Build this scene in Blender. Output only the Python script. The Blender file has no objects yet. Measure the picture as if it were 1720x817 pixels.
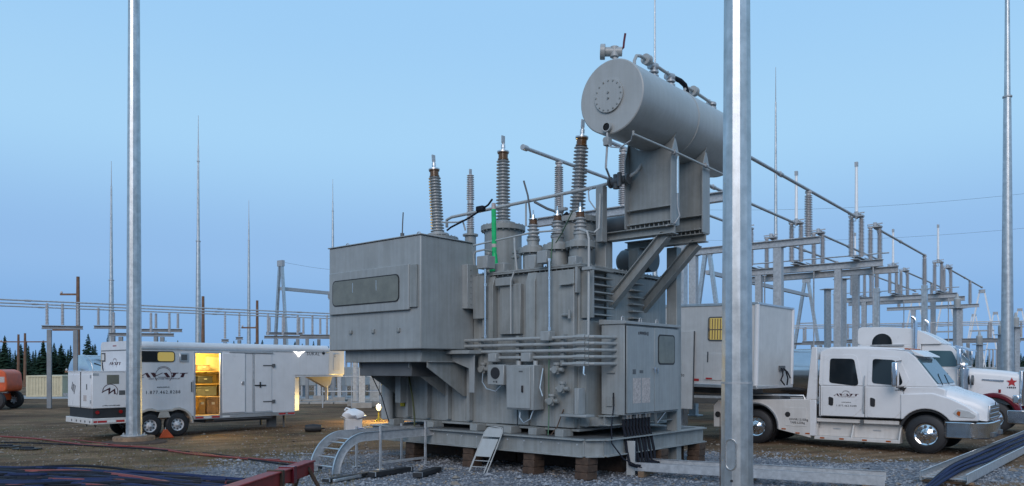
import bpy, math, random
from mathutils import Vector, Matrix, Euler
R = math.radians
random.seed(7)
scene = bpy.context.scene
COL = scene.collection

# ------------------------------------------------------------------ camera
CAM_H = 2.2
cd = bpy.data.cameras.new('camera')
cam = bpy.data.objects.new('camera', cd)
COL.objects.link(cam)
cam.location = (0, 0, CAM_H)
cam.rotation_euler = (R(90), 0, 0)
cd.sensor_width = 36
cd.lens = 36 * 1320 / 1720
cd.shift_y = 210.5 / 1720
cd.clip_start = 0.1
cd.clip_end = 4000
scene.camera = cam

# ------------------------------------------------------------------ sky, sun, exposure
SUN_ELEV, SUN_AZ = 30.0, 190.0          # low glow behind the camera, azimuth clockwise from +Y
world = bpy.data.worlds.new('World')
scene.world = world
world.use_nodes = True
wn, wl = world.node_tree.nodes, world.node_tree.links
wn.clear()
w_out = wn.new('ShaderNodeOutputWorld')
w_bg = wn.new('ShaderNodeBackground')
w_sky = wn.new('ShaderNodeTexSky')
w_sky.sky_type = 'NISHITA'
w_sky.sun_disc = False
w_sky.sun_elevation = R(SUN_ELEV)
w_sky.sun_rotation = R(SUN_AZ)
w_sky.altitude = 300
w_sky.air_density = 1.0
w_sky.dust_density = 0.6
w_sky.ozone_density = 2.0
w_tc = wn.new('ShaderNodeTexCoord')
w_sep = wn.new('ShaderNodeSeparateXYZ')
w_ramp = wn.new('ShaderNodeValToRGB')
wl.new(w_tc.outputs['Generated'], w_sep.inputs[0])
wl.new(w_sep.outputs['Z'], w_ramp.inputs[0])
cr = w_ramp.color_ramp
cr.interpolation = 'EASE'
for i, (p, c) in enumerate([(0.0, (.185, .375, .70)), (.065, (.22, .42, .745)), (.13, (.275, .48, .79)), (.28, (.375, .64, .905)), (.42, (.335, .60, .90)), (1.0, (.30, .55, .86))]):
    e = cr.elements[i] if i < 2 else cr.elements.new(p)
    e.position = p
    e.color = (*c, 1)
w_mul = wn.new('ShaderNodeVectorMath'); w_mul.operation = 'SCALE'
wl.new(w_sky.outputs[0], w_mul.inputs[0]); w_mul.inputs['Scale'].default_value = 0.004
w_add = wn.new('ShaderNodeVectorMath'); w_add.operation = 'ADD'
wl.new(w_mul.outputs[0], w_add.inputs[0]); wl.new(w_ramp.outputs[0], w_add.inputs[1])
wl.new(w_add.outputs[0], w_bg.inputs['Color'])
w_bg.inputs['Strength'].default_value = 1.0
wl.new(w_bg.outputs[0], w_out.inputs[0])

sd = bpy.data.lights.new('sun', 'SUN')
sd.energy = 1.6
sd.angle = R(35)
sd.color = (1.0, .89, .84)
sun = bpy.data.objects.new('sun', sd)
COL.objects.link(sun)
az = R(SUN_AZ)
_d = Vector((math.sin(az) * math.cos(R(SUN_ELEV)), math.cos(az) * math.cos(R(SUN_ELEV)), math.sin(R(SUN_ELEV))))
sun.rotation_euler = _d.to_track_quat('Z', 'Y').to_euler()
sun.location = (0, -20, 30)

scene.render.engine = 'CYCLES'
vs = scene.view_settings
vs.view_transform = 'Standard'
vs.look = 'None'
vs.exposure = 0.0
vs.gamma = 1.0
vs.use_curve_mapping = False

# ------------------------------------------------------------------ materials
def mat(name, col, rough=.5, metal=0.0, var=.12, scale=3.0, bump=0.0, bscale=60.0, emit=None, estr=0.0, streak=0.0, alpha=None, spec=None, trans=0.0, tint=None):
    m = bpy.data.materials.new(name)
    m.use_nodes = True
    n, l = m.node_tree.nodes, m.node_tree.links
    b = n['Principled BSDF']
    b.inputs['Roughness'].default_value = rough
    b.inputs['Metallic'].default_value = metal
    if spec is not None: b.inputs['Specular IOR Level'].default_value = spec
    if trans: b.inputs['Transmission Weight'].default_value = trans
    b.inputs['Base Color'].default_value = (*col, 1)
    if emit:
        b.inputs['Emission Color'].default_value = (*emit, 1)
        b.inputs['Emission Strength'].default_value = estr
    if var or bump or streak:
        tc = n.new('ShaderNodeTexCoord')
    if var:
        nz = n.new('ShaderNodeTexNoise'); nz.inputs['Scale'].default_value = scale
        nz.inputs['Detail'].default_value = 6; nz.inputs['Roughness'].default_value = .65
        l.new(tc.outputs['Object'], nz.inputs['Vector'])
        rp = n.new('ShaderNodeValToRGB')
        lo = tuple(c * (1 - var) for c in (tint or col)) if tint is None else tint
        hi = tuple(min(1, c * (1 + var)) for c in col)
        rp.color_ramp.elements[0].color = (*lo, 1); rp.color_ramp.elements[0].position = .3
        rp.color_ramp.elements[1].color = (*hi, 1); rp.color_ramp.elements[1].position = .7
        l.new(nz.outputs['Fac'], rp.inputs[0])
        out = rp.outputs[0]
        if streak:
            mp = n.new('ShaderNodeMapping'); mp.inputs['Scale'].default_value = (9, 9, .5)
            l.new(tc.outputs['Object'], mp.inputs[0])
            n2 = n.new('ShaderNodeTexNoise'); n2.inputs['Scale'].default_value = 1.6; n2.inputs['Detail'].default_value = 5
            l.new(mp.outputs[0], n2.inputs['Vector'])
            r2 = n.new('ShaderNodeValToRGB')
            r2.color_ramp.elements[0].position = .38; r2.color_ramp.elements[1].position = .62
            r2.color_ramp.elements[0].color = (1 - streak, 1 - streak * 1.1, 1 - streak * 1.3, 1)
            r2.color_ramp.elements[1].color = (1, 1, 1, 1)
            l.new(n2.outputs['Fac'], r2.inputs[0])
            mx = n.new('ShaderNodeMix'); mx.data_type = 'RGBA'; mx.blend_type = 'MULTIPLY'; mx.inputs[0].default_value = 1
            l.new(out, mx.inputs[6]); l.new(r2.outputs[0], mx.inputs[7]); out = mx.outputs[2]
        l.new(out, b.inputs['Base Color'])
        rr = n.new('ShaderNodeMapRange'); rr.inputs['To Min'].default_value = max(.02, rough - .08); rr.inputs['To Max'].default_value = min(1, rough + .1)
        l.new(nz.outputs['Fac'], rr.inputs[0]); l.new(rr.outputs[0], b.inputs['Roughness'])
    if bump:
        bn = n.new('ShaderNodeTexNoise'); bn.inputs['Scale'].default_value = bscale; bn.inputs['Detail'].default_value = 4
        l.new(tc.outputs['Object'], bn.inputs['Vector'])
        bp = n.new('ShaderNodeBump'); bp.inputs['Strength'].default_value = bump; bp.inputs['Distance'].default_value = .01
        l.new(bn.outputs['Fac'], bp.inputs['Height']); l.new(bp.outputs[0], b.inputs['Normal'])
    return m

M = {}
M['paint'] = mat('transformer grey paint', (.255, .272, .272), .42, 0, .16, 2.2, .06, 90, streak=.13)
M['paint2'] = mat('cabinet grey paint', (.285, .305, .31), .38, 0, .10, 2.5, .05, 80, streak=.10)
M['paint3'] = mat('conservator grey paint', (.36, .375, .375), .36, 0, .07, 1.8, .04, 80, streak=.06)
M['darkgrey'] = mat('dark grey paint', (.09, .095, .10), .5, 0, .2, 3)
M['galv'] = mat('galvanised steel', (.40, .415, .43), .48, .35, .22, 9, .05, 60)
M['galvpole'] = mat('galvanised pole steel', (.50, .53, .55), .36, .75, .22, 5, .04, 50, streak=.12)
M['alu'] = mat('aluminium', (.62, .63, .64), .33, .85, .12, 6)
M['stainless'] = mat('stainless tank steel', (.55, .56, .58), .16, .95, .08, 2)
M['whitesteel'] = mat('pale switch blade metal', (.80, .80, .80), .35, .1, .05, 4)
M['bright'] = mat('bright conduit steel', (.75, .76, .77), .22, .95, .1, 8)
M['chrome'] = mat('chrome', (.75, .75, .76), .12, 1.0, .05, 4)
M['porcelain'] = mat('grey porcelain', (.34, .355, .36), .28, 0, .12, 6)
M['porcelain2'] = mat('pale grey porcelain', (.46, .45, .455), .3, 0, .15, 6)
M['amber'] = mat('amber oil glass', (.10, .045, .012), .15, 0, .25, 20)
M['black'] = mat('black rubber', (.018, .018, .02), .6, 0, .3, 6, .1, 40)
M['cable'] = mat('black cable jacket', (.009, .011, .018), .75, 0, .3, 5, spec=.25)
M['bluecable'] = mat('dark blue cable jacket', (.014, .024, .070), .75, 0, .3, 5, spec=.25)
M['redcable'] = mat('red cable jacket', (.17, .022, .016), .5, 0, .3, 5)
M['orange'] = mat('orange paint', (.55, .085, .02), .4, 0, .2, 3)
M['red'] = mat('red paint', (.22, .018, .015), .5, 0, .35, 5, .1, 40)
M['rust'] = mat('rusty timber', (.065, .04, .027), .85, 0, .45, 7, .4, 35)
M['wood'] = mat('weathered timber', (.20, .13, .08), .85, 0, .4, 6, .4, 35)
M['pole_wood'] = mat('creosoted pole timber', (.17, .095, .06), .85, 0, .3, 3)
M['white'] = mat('white vehicle paint', (.68, .675, .68), .28, 0, .05, 1.6, 0, 30)
M['white2'] = mat('white trailer skin', (.62, .62, .63), .35, 0, .07, 1.4, .02, 25, streak=.03)
M['offwhite'] = mat('dusty white paint', (.58, .56, .54), .45, 0, .09, 2, .03, 30, streak=.05)
M['dusty'] = mat('mud splashed fender paint', (.42, .38, .33), .6, 0, .25, 4, .05, 30)
M['glass'] = mat('dark tinted glass', (.012, .016, .02), .06, 0, 0)
M['glass2'] = mat('windscreen glass', (.05, .10, .12), .05, 0, 0)
M['panelglass'] = mat('dusty cabinet window', (.15, .155, .13), .22, 0, .2, 3)
M['decal'] = mat('dark red lettering', (.05, .012, .018), .5, 0, 0)
M['ink'] = mat('black lettering', (.03, .03, .035), .5, 0, 0)
M['tapered'] = mat('red reflective tape', (.42, .03, .03), .3, 0, .1, 8)
M['tapewhite'] = mat('white reflective tape', (.7, .7, .68), .3, 0, .05, 8)
M['maroon'] = mat('maroon fender paint', (.12, .010, .018), .22, 0, .1, 3)
M['green'] = mat('green hose sleeve', (.0, .42, .13), .5, 0, .2, 8)
M['lens'] = mat('clear lamp lens', (.55, .56, .56), .12, .2, .1, 9)
M['rust_galv'] = mat('dull background steel', (.22, .235, .25), .6, .3, .2, 2)
M['lens_red'] = mat('red lamp lens', (.25, .01, .01), .2, 0, 0)
M['lens_amber'] = mat('amber lamp lens', (.35, .08, .01), .2, 0, 0)
M['cream'] = mat('cream container paint', (.52, .45, .30), .5, 0, .12, 3)
M['blue'] = mat('blue tarpaulin', (.015, .025, .16), .5, 0, .2, 5)
M['concrete'] = mat('concrete', (.30, .285, .265), .9, 0, .2, 3, .3, 30)
M['paper'] = mat('pale placard', (.42, .37, .35), .6, 0, .35, 24)
M['yellow'] = mat('yellow tag', (.55, .42, .03), .5, 0, .1, 8)
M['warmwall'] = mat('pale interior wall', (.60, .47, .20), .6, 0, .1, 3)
M['gold'] = mat('wooden shelf', (.33, .20, .07), .6, 0, .25, 4)
M['bulb'] = mat('glowing bulb', (1, .9, .6), .5, 0, 0, emit=(1.0, .78, .34), estr=2.2)
M['litpane'] = mat('lit window pane', (.35, .27, .10), .3, 0, 0, emit=(1.0, .74, .16), estr=.24)
M['lamp_glow'] = mat('white lamp glow', (1, 1, 1), .5, 0, 0, emit=(1.0, .97, .92), estr=3.0)
M['bark'] = mat('spruce bark', (.06, .045, .035), .9, 0, .3, 6)
M['needle'] = mat('spruce needles', (.020, .042, .026), .9, 0, .35, 1.2, spec=.1)
M['needle2'] = mat('blue spruce needles', (.026, .048, .034), .9, 0, .35, 1.2, spec=.1)
M['stone'] = mat('crushed stone', (.24, .25, .27), .85, 0, .35, 1.3)
M['rock_warm'] = mat('brown pebbles', (.22, .185, .15), .9, 0, .4, 1.3)
M['grass'] = mat('dry grass', (.14, .12, .055), .9, 0, .35, 1.2)

# ------------------------------------------------------------------ mesh builder
class MB:
    def __init__(s):
        s.v = []; s.f = []
    def add(s, vs, fs):
        o = len(s.v)
        s.v += [tuple(v) for v in vs]
        s.f += [tuple(i + o for i in f) for f in fs]
        return s
    def box(s, x0, x1, y0, y1, z0, z1):
        return s.add([(x0, y0, z0), (x1, y0, z0), (x1, y1, z0), (x0, y1, z0), (x0, y0, z1), (x1, y0, z1), (x1, y1, z1), (x0, y1, z1)],
                     [(3, 2, 1, 0), (4, 5, 6, 7), (0, 1, 5, 4), (1, 2, 6, 5), (2, 3, 7, 6), (3, 0, 4, 7)])
    def prism(s, poly, ax, d0, d1):
        """poly in the plane normal to ax; ax 'y': (x,z), 'x': (y,z), 'z': (x,y)"""
        def mk(p, d):
            return (p[0], d, p[1]) if ax == 'y' else (d, p[0], p[1]) if ax == 'x' else (p[0], p[1], d)
        a = sum(poly[i][0] * poly[(i + 1) % len(poly)][1] - poly[(i + 1) % len(poly)][0] * poly[i][1] for i in range(len(poly)))
        if (a < 0) != (ax == 'y'): poly = poly[::-1]
        n = len(poly)
        vs = [mk(p, d0) for p in poly] + [mk(p, d1) for p in poly]
        fs = [tuple(range(n - 1, -1, -1)), tuple(range(n, 2 * n))]
        fs += [(i, (i + 1) % n, n + (i + 1) % n, n + i) for i in range(n)]
        return s.add(vs, fs)
    def sweep(s, path, prof, closed=True, caps=True):
        """carry a cross-section (list of 2-D points) along a 3-D path"""
        P = [Vector(p) for p in path]
        n = len(prof); rings = []
        up = None
        for i, p in enumerate(P):
            t = (P[min(i + 1, len(P) - 1)] - P[max(i - 1, 0)]).normalized()
            if up is None:
                up = Vector((0, 0, 1)) if abs(t.z) < .95 else Vector((1, 0, 0))
            sd_ = t.cross(up).normalized()
            up = sd_.cross(t).normalized()
            rings.append([p + sd_ * a + up * b for a, b in prof])
        vs = [v for r in rings for v in r]
        fs = []
        for i in range(len(P) - 1):
            for j in range(n):
                k = (j + 1) % n
                fs.append((i * n + j, i * n + k, (i + 1) * n + k, (i + 1) * n + j))
        if caps:
            fs.append(tuple(range(n - 1, -1, -1)))
            fs.append(tuple((len(P) - 1) * n + j for j in range(n)))
        return s.add(vs, fs)
    def tube(s, path, r, n=8):
        return s.sweep(path, [(r * math.cos(2 * math.pi * j / n), r * math.sin(2 * math.pi * j / n)) for j in range(n)])
    def bar(s, p0, p1, w, h):
        return s.sweep([p0, p1], [(-w / 2, -h / 2), (w / 2, -h / 2), (w / 2, h / 2), (-w / 2, h / 2)])
    def ibeam(s, p0, p1, w, h, t=.02):
        a, b, c = w / 2, h / 2, t / 2
        return s.sweep([p0, p1], [(-a, -b), (a, -b), (a, -b + t), (c, -b + t), (c, b - t), (a, b - t), (a, b), (-a, b), (-a, b - t), (-c, b - t), (-c, -b + t), (-a, -b + t)])
    def lathe(s, prof, n=16, org=(0, 0, 0), axis='z', ph=0.0, caps=True):
        o = Vector(org); vs = []; fs = []
        for r, h in prof:
            for j in range(n):
                a = 2 * math.pi * j / n + ph
                x, y = r * math.cos(a), r * math.sin(a)
                v = (x, y, h) if axis == 'z' else (h, x, y) if axis == 'x' else (y, h, x)
                vs.append(o + Vector(v))
        m = len(prof)
        for i in range(m - 1):
            for j in range(n):
                k = (j + 1) % n
                fs.append((i * n + j, i * n + k, (i + 1) * n + k, (i + 1) * n + j))
        if caps and prof[0][0] > 1e-4: fs.append(tuple(range(n - 1, -1, -1)))
        if caps and prof[-1][0] > 1e-4: fs.append(tuple((m - 1) * n + j for j in range(n)))
        return s.add(vs, fs)
    def cyl(s, p0, p1, r0, r1=None, n=12):
        r1 = r0 if r1 is None else r1
        p0, p1 = Vector(p0), Vector(p1)
        q = (p1 - p0).to_track_quat('Z', 'Y')
        vs = [p + q @ Vector((r * math.cos(2 * math.pi * j / n), r * math.sin(2 * math.pi * j / n), 0)) for p, r in ((p0, r0), (p1, r1)) for j in range(n)]
        fs = [(j, (j + 1) % n, n + (j + 1) % n, n + j) for j in range(n)]
        fs += [tuple(range(n - 1, -1, -1)), tuple(range(n, 2 * n))]
        return s.add(vs, fs)
    def mesh(s, name, m, ang=35):
        me = bpy.data.meshes.new(name)
        me.from_pydata(s.v, [], s.f)
        me.materials.append(M[m] if isinstance(m, str) else m)
        if ang:
            me.polygons.foreach_set('use_smooth', [True] * len(me.polygons))
            me.set_sharp_from_angle(angle=R(ang))
        me.update()
        return me
    def build(s, name, m, parent=None, bevel=0, seg=2, loc=None, ang=35):
        return put(name, s.mesh(name, m, ang), parent, loc, bevel=bevel, seg=seg)

def put(name, me, parent=None, loc=None, rot=None, scl=None, bevel=0, seg=2):
    o = bpy.data.objects.new(name, me)
    COL.objects.link(o)
    if parent: o.parent = parent
    if loc: o.location = loc
    if rot: o.rotation_euler = rot
    if scl: o.scale = scl
    if bevel:
        b = o.modifiers.new('bevel', 'BEVEL'); b.width = bevel; b.segments = seg; b.limit_method = 'ANGLE'; b.angle_limit = R(40)
        b.harden_normals = False
    return o

def tag(o, label, cat, group=None, kind=None):
    if label: o['label'] = label
    if cat: o['category'] = cat
    if group: o['group'] = group
    if kind: o['kind'] = kind
    return o

def thing(name, label, cat, loc=(0, 0, 0), rz=0.0, group=None):
    o = bpy.data.objects.new(name, None)
    COL.objects.link(o)
    o.empty_display_size = .2
    o.location = loc; o.rotation_euler = (0, 0, R(rz))
    return tag(o, label, cat, group)

def dup(root, loc=None, rz=None, label=None, scl=None):
    def cp(o, par):
        c = o.copy(); COL.objects.link(c)
        c.parent = par
        for ch in o.children: cp(ch, c)
        return c
    r = cp(root, None)
    if loc: r.location = loc
    if rz is not None: r.rotation_euler = (0, 0, R(rz))
    if scl: r.scale = scl
    if label: r['label'] = label
    return r

def arc(cx, cz, r, a0, a1, n):
    return [(cx + r * math.cos(R(a0 + (a1 - a0) * i / n)), cz + r * math.sin(R(a0 + (a1 - a0) * i / n))) for i in range(n + 1)]

def rrect(x0, x1, z0, z1, r, n=4):
    return arc(x1 - r, z1 - r, r, 0, 90, n) + arc(x0 + r, z1 - r, r, 90, 180, n) + arc(x0 + r, z0 + r, r, 180, 270, n) + arc(x1 - r, z0 + r, r, 270, 360, n)

def text_mesh(body, size, m, shear=0.0, space=1.0, ext=.002):
    cu = bpy.data.curves.new('lettering', 'FONT')
    cu.body = body; cu.size = size; cu.shear = shear; cu.space_character = space
    cu.align_x = 'CENTER'; cu.align_y = 'CENTER'; cu.extrude = ext; cu.resolution_u = 2
    ob = bpy.data.objects.new('lettering', cu)
    COL.objects.link(ob)
    dg = bpy.context.evaluated_depsgraph_get()
    me = bpy.data.meshes.new_from_object(ob.evaluated_get(dg))
    bpy.data.objects.remove(ob); bpy.data.curves.remove(cu)
    me.materials.clear(); me.materials.append(M[m])
    return me

# lettering first, while the scene is still empty (facing -Y after a 90 degree turn about X)
TX = {
    'phone': text_mesh('1.877.462.8288', .145, 'ink', 0, 1.25),
    'web': text_mesh('www.avatt.ca', .075, 'ink', .1, 1.0),
    'sub': text_mesh('HIGH VOLTAGE FIELD SERVICES', .075, 'decal', .25, 1.2),
    'gvwr': text_mesh('GVWR 13,150kg', .11, 'ink', 0, .85),
    'tare': text_mesh('TARE 6,250kg', .11, 'ink', 0, .85),
    'sukal': text_mesh('SUKAL', .17, 'ink', .1, 1.15),
    'fifty': text_mesh('50', .13, 'ink', 0, 1.0),
}
def logo_mesh():
    """slanted AVATT letters, 1 unit wide, with the arcs behind them; x right, z up"""
    m = MB()
    k = 1 / 1050.0
    def P(*pts): m.prism([((x - 610) * k, (250 - y) * k) for x, y in pts], 'y', -.0012, .0012)
    P((85, 298), (80, 288), (205, 205), (240, 196), (215, 212), (105, 288), (170, 290), (172, 298))
    P((190, 207), (248, 194), (318, 300), (250, 300))
    P((310, 195), (395, 195), (438, 262), (385, 300))
    P((436, 268), (428, 258), (560, 196), (584, 200))
    P((595, 202), (665, 194), (742, 300), (662, 300))
    P((470, 298), (476, 288), (640, 286), (650, 298))
    P((752, 195), (925, 198), (915, 216), (758, 214))
    P((800, 210), (878, 212), (815, 300), (768, 300))
    P((952, 203), (1132, 200), (1122, 216), (950, 218))
    P((1000, 214), (1068, 214), (1032, 300), (962, 300))
    for r, w, a0, a1 in ((205, 8, 40, 130), (182, 10, -40, 215)):
        o = arc(590, -262, r, a0, a1, 24); i = arc(590, -262, r - w, a0, a1, 24)
        for j in range(24):
            P(*[(p[0], -p[1]) for p in (o[j], o[j + 1], i[j + 1], i[j])])
    return m.mesh('lettering', 'decal', 0)
TX['logo'] = logo_mesh()
def marks_mesh(w, h, n, seed):
    """row of small illegible marks"""
    rn = random.Random(seed); m = MB(); x = -w / 2
    while x < w / 2:
        d = w / n * rn.uniform(.4, .8)
        m.box(x, x + d, -.001, .001, -h / 2 * rn.uniform(.5, 1), h / 2 * rn.uniform(.5, 1)); x += w / n
    return m.mesh('lettering', 'ink', 0)
# ------------------------------------------------------------------ ground
from mathutils import noise as mn
import numpy as np

def ground_material():
    m = bpy.data.materials.new('gravel yard'); m.use_nodes = True
    n, l = m.node_tree.nodes, m.node_tree.links
    b = n['Principled BSDF']; b.inputs['Roughness'].default_value = .95; b.inputs['Specular IOR Level'].default_value = .15
    tc = n.new('ShaderNodeTexCoord')
    def nz(s, d=6, r=.6):
        x = n.new('ShaderNodeTexNoise'); x.inputs['Scale'].default_value = s; x.inputs['Detail'].default_value = d; x.inputs['Roughness'].default_value = r
        l.new(tc.outputs['Object'], x.inputs['Vector']); return x.outputs['Fac']
    def ramp(fac, p0, c0, p1, c1):
        r = n.new('ShaderNodeValToRGB'); e = r.color_ramp.elements
        e[0].position = p0; e[0].color = (*c0, 1); e[1].position = p1; e[1].color = (*c1, 1)
        l.new(fac, r.inputs[0]); return r.outputs[0]
    def mix(fac, a, c, bt='MIX'):
        x = n.new('ShaderNodeMix'); x.data_type = 'RGBA'; x.blend_type = bt
        if isinstance(fac, float): x.inputs[0].default_value = fac
        else: l.new(fac, x.inputs[0])
        l.new(a, x.inputs[6]); l.new(c, x.inputs[7]); return x.outputs[2]
    def math_(op, a, c):
        x = n.new('ShaderNodeMath'); x.operation = op; x.use_clamp = op == 'MULTIPLY_ADD'
        for i, q in enumerate((a, c)):
            if isinstance(q, (int, float)): x.inputs[i].default_value = q
            else: l.new(q, x.inputs[i])
        return x.outputs[0]
    dirt = ramp(nz(.9), .30, (.135, .090, .058), .70, (.275, .185, .118))
    grit = ramp(nz(28, 3), .35, (.55, .55, .55), .68, (1.25, 1.22, 1.18))
    brown = mix(1.0, dirt, grit, 'MULTIPLY')
    brown = mix(1.0, brown, ramp(nz(.16, 4, .55), .36, (.55, .53, .52), .62, (1.2, 1.18, 1.12)), 'MULTIPLY')
    mpw = n.new('ShaderNodeMapping'); mpw.inputs['Rotation'].default_value = (0, 0, R(-32)); l.new(tc.outputs['Object'], mpw.inputs[0])
    mps = n.new('ShaderNodeMapping'); mps.inputs['Scale'].default_value = (.10, 1.5, 1); l.new(mpw.outputs[0], mps.inputs[0])
    rut = n.new('ShaderNodeTexNoise'); rut.inputs['Scale'].default_value = 1.0; rut.inputs['Detail'].default_value = 4; l.new(mps.outputs[0], rut.inputs['Vector'])
    brown = mix(1.0, brown, ramp(rut.outputs['Fac'], .38, (.62, .60, .58), .56, (1.08, 1.06, 1.04)), 'MULTIPLY')
    # blue-grey crushed stone laid round the transformer pad
    vo = n.new('ShaderNodeTexVoronoi'); vo.inputs['Scale'].default_value = 22
    l.new(tc.outputs['Object'], vo.inputs['Vector'])
    sepc = n.new('ShaderNodeSeparateColor'); l.new(vo.outputs['Color'], sepc.inputs[0])
    stone = ramp(sepc.outputs[0], .1, (.085, .09, .105), .9, (.23, .24, .265))
    sx = n.new('ShaderNodeSeparateXYZ'); l.new(tc.outputs['Object'], sx.inputs[0])
    def dist(cx, cy, ax, ay):
        dx = math_('DIVIDE', math_('SUBTRACT', sx.outputs[0], cx), ax)
        dy = math_('DIVIDE', math_('SUBTRACT', sx.outputs[1], cy), ay)
        return math_('SQRT', math_('ADD', math_('MULTIPLY', dx, dx), math_('MULTIPLY', dy, dy)), 0)
    d = math_('MINIMUM', dist(.5, 17.0, 8.0, 5.2), dist(7.5, 16.8, 4.5, 2.0))
    d = math_('ADD', d, math_('MULTIPLY', math_('SUBTRACT', nz(.55, 5), .5), 1.1))
    mask = ramp(d, .82, (1, 1, 1), 1.05, (0, 0, 0))
    col = mix(mask, brown, stone)
    grass = ramp(nz(6, 5), .3, (.070, .062, .034), .7, (.15, .125, .070))
    gm = ramp(nz(.33, 6, .7), .53, (0, 0, 0), .60, (1, 1, 1))
    inv = math_('SUBTRACT', 1.0, mask)
    g2 = math_('MULTIPLY', gm, inv)
    col = mix(math_('MULTIPLY', g2, .5), col, grass)
    l.new(col, b.inputs['Base Color'])
    bp = n.new('ShaderNodeBump'); bp.inputs['Strength'].default_value = .9; bp.inputs['Distance'].default_value = .035
    h = math_('ADD', math_('MULTIPLY', vo.outputs['Distance'], .8), nz(14, 5))
    l.new(h, bp.inputs['Height']); l.new(bp.outputs[0], b.inputs['Normal'])
    return m

def gz(x, y):
    if y < 5 or y > 75 or abs(x) > 45: return 0.0
    return .035 * mn.noise((x * .45, y * .45, 0)) + .02 * mn.noise((x * 1.7, y * 1.7, 3.1)) - .012

def axis_pts(lo, hi, step, far):
    p = [lo + i * step for i in range(int((hi - lo) / step) + 1)]
    ext = [20, 60, 150, 400, 1000, far]
    return [lo - e for e in reversed(ext)] + p + [hi + e for e in ext]
gx, gy = axis_pts(-40, 40, .4, 2600), axis_pts(6, 70, .4, 2600)
nx = len(gx)
gv = [(x, y, gz(x, y)) for y in gy for x in gx]
gf = [(j * nx + i, j * nx + i + 1, (j + 1) * nx + i + 1, (j + 1) * nx + i) for j in range(len(gy) - 1) for i in range(nx - 1)]
gm_ = bpy.data.meshes.new('ground'); gm_.from_pydata(gv, [], gf); gm_.materials.append(ground_material())
gm_.polygons.foreach_set('use_smooth', [True] * len(gm_.polygons)); gm_.update()
go = put('ground', gm_); go['kind'] = 'structure'

def scatter(name, n, region, s0, s1, m, seed, label, cat, flat=.6):
    rg = np.random.default_rng(seed)
    base = np.array([(1, 0, 0), (-1, 0, 0), (0, 1, 0), (0, -1, 0), (0, 0, 1), (0, 0, -.6)], float)
    F8 = np.array([(0, 2, 4), (2, 1, 4), (1, 3, 4), (3, 0, 4), (2, 0, 5), (1, 2, 5), (3, 1, 5), (0, 3, 5)])
    V = []; k = 0
    while k < n:
        x, y = region(rg)
        if x is None: continue
        s = rg.uniform(s0, s1) * (.6 + .8 * rg.random() ** 3)
        v = base * (1 + rg.uniform(-.35, .35, (6, 1))) * s * np.array([1, rg.uniform(.6, 1), flat])
        a = rg.uniform(0, 6.28); c, q = math.cos(a), math.sin(a)
        v = np.stack([v[:, 0] * c - v[:, 1] * q, v[:, 0] * q + v[:, 1] * c, v[:, 2]], 1)
        t = rg.uniform(-.5, .5); c, q = math.cos(t), math.sin(t)
        v = np.stack([v[:, 0], v[:, 1] * c - v[:, 2] * q, v[:, 1] * q + v[:, 2] * c], 1)
        V.append(v + np.array([x, y, gz(x, y) + s * .12])); k += 1
    V = np.concatenate(V); Fs = (F8[None] + (np.arange(n) * 6)[:, None, None]).reshape(-1, 3)
    me = bpy.data.meshes.new(name)
    me.from_pydata(V.tolist(), [], Fs.tolist()); me.materials.append(M[m]); me.update()
    return tag(put(name, me), label, cat, kind='stuff')

def reg_pad(rg):
    y = 12.5 + 8.5 * rg.random() ** 1.3; x = rg.uniform(-.36 * y - .5, .66 * y)
    d = min(((x - .5) / 8) ** 2 + ((y - 17) / 5.2) ** 2, ((x - 7.5) / 4.5) ** 2 + ((y - 16.8) / 2) ** 2)
    if d > 1.05 * (.75 + .6 * rg.random()): return None, None
    return x, y
scatter('crushed_stone', 15000, reg_pad, .018, .042, 'stone', 1, 'blue grey crushed stone spread round the transformer', 'gravel')
def reg_yard(rg):
    y = 11 + 20 * rg.random() ** 1.5; x = rg.uniform(-.68 * y, .68 * y); return x, y
scatter('pebbles', 9000, reg_yard, .010, .045, 'rock_warm', 2, 'loose brown pebbles strewn over the yard', 'pebbles')

scatter('cobbles', 420, reg_yard, .04, .085, 'rock_warm', 4, 'scattered larger brown stones over the yard', 'stones')
scatter('large_crushed_stone', 700, reg_pad, .045, .075, 'stone', 6, 'larger pieces of blue grey stone round the transformer', 'gravel')

# dry weeds between the trailer and the foreground cables
def grass_patch():
    rg = random.Random(5); m = MB()
    k = 0
    while k < 5200:
        y = 14.5 + 14 * rg.random(); x = rg.uniform(-.68 * y, -.2 * y if y < 25 else .1 * y)
        if mn.noise((x * .33, y * .33, 7.7)) < .02: continue
        k += 1
        a = rg.uniform(0, 6.28); h = rg.uniform(.03, .10); w = .007; z = gz(x, y)
        lx, ly = rg.uniform(-.05, .05), rg.uniform(-.05, .05)
        m.add([(x - w * math.cos(a), y - w * math.sin(a), z), (x + w * math.cos(a), y + w * math.sin(a), z), (x + lx, y + ly, z + h)], [(0, 1, 2)])
    return tag(m.build('dry_grass', 'grass', ang=0), 'thin dry grass and weeds on the yard near the trailer', 'grass', kind='stuff')
grass_patch()

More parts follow.
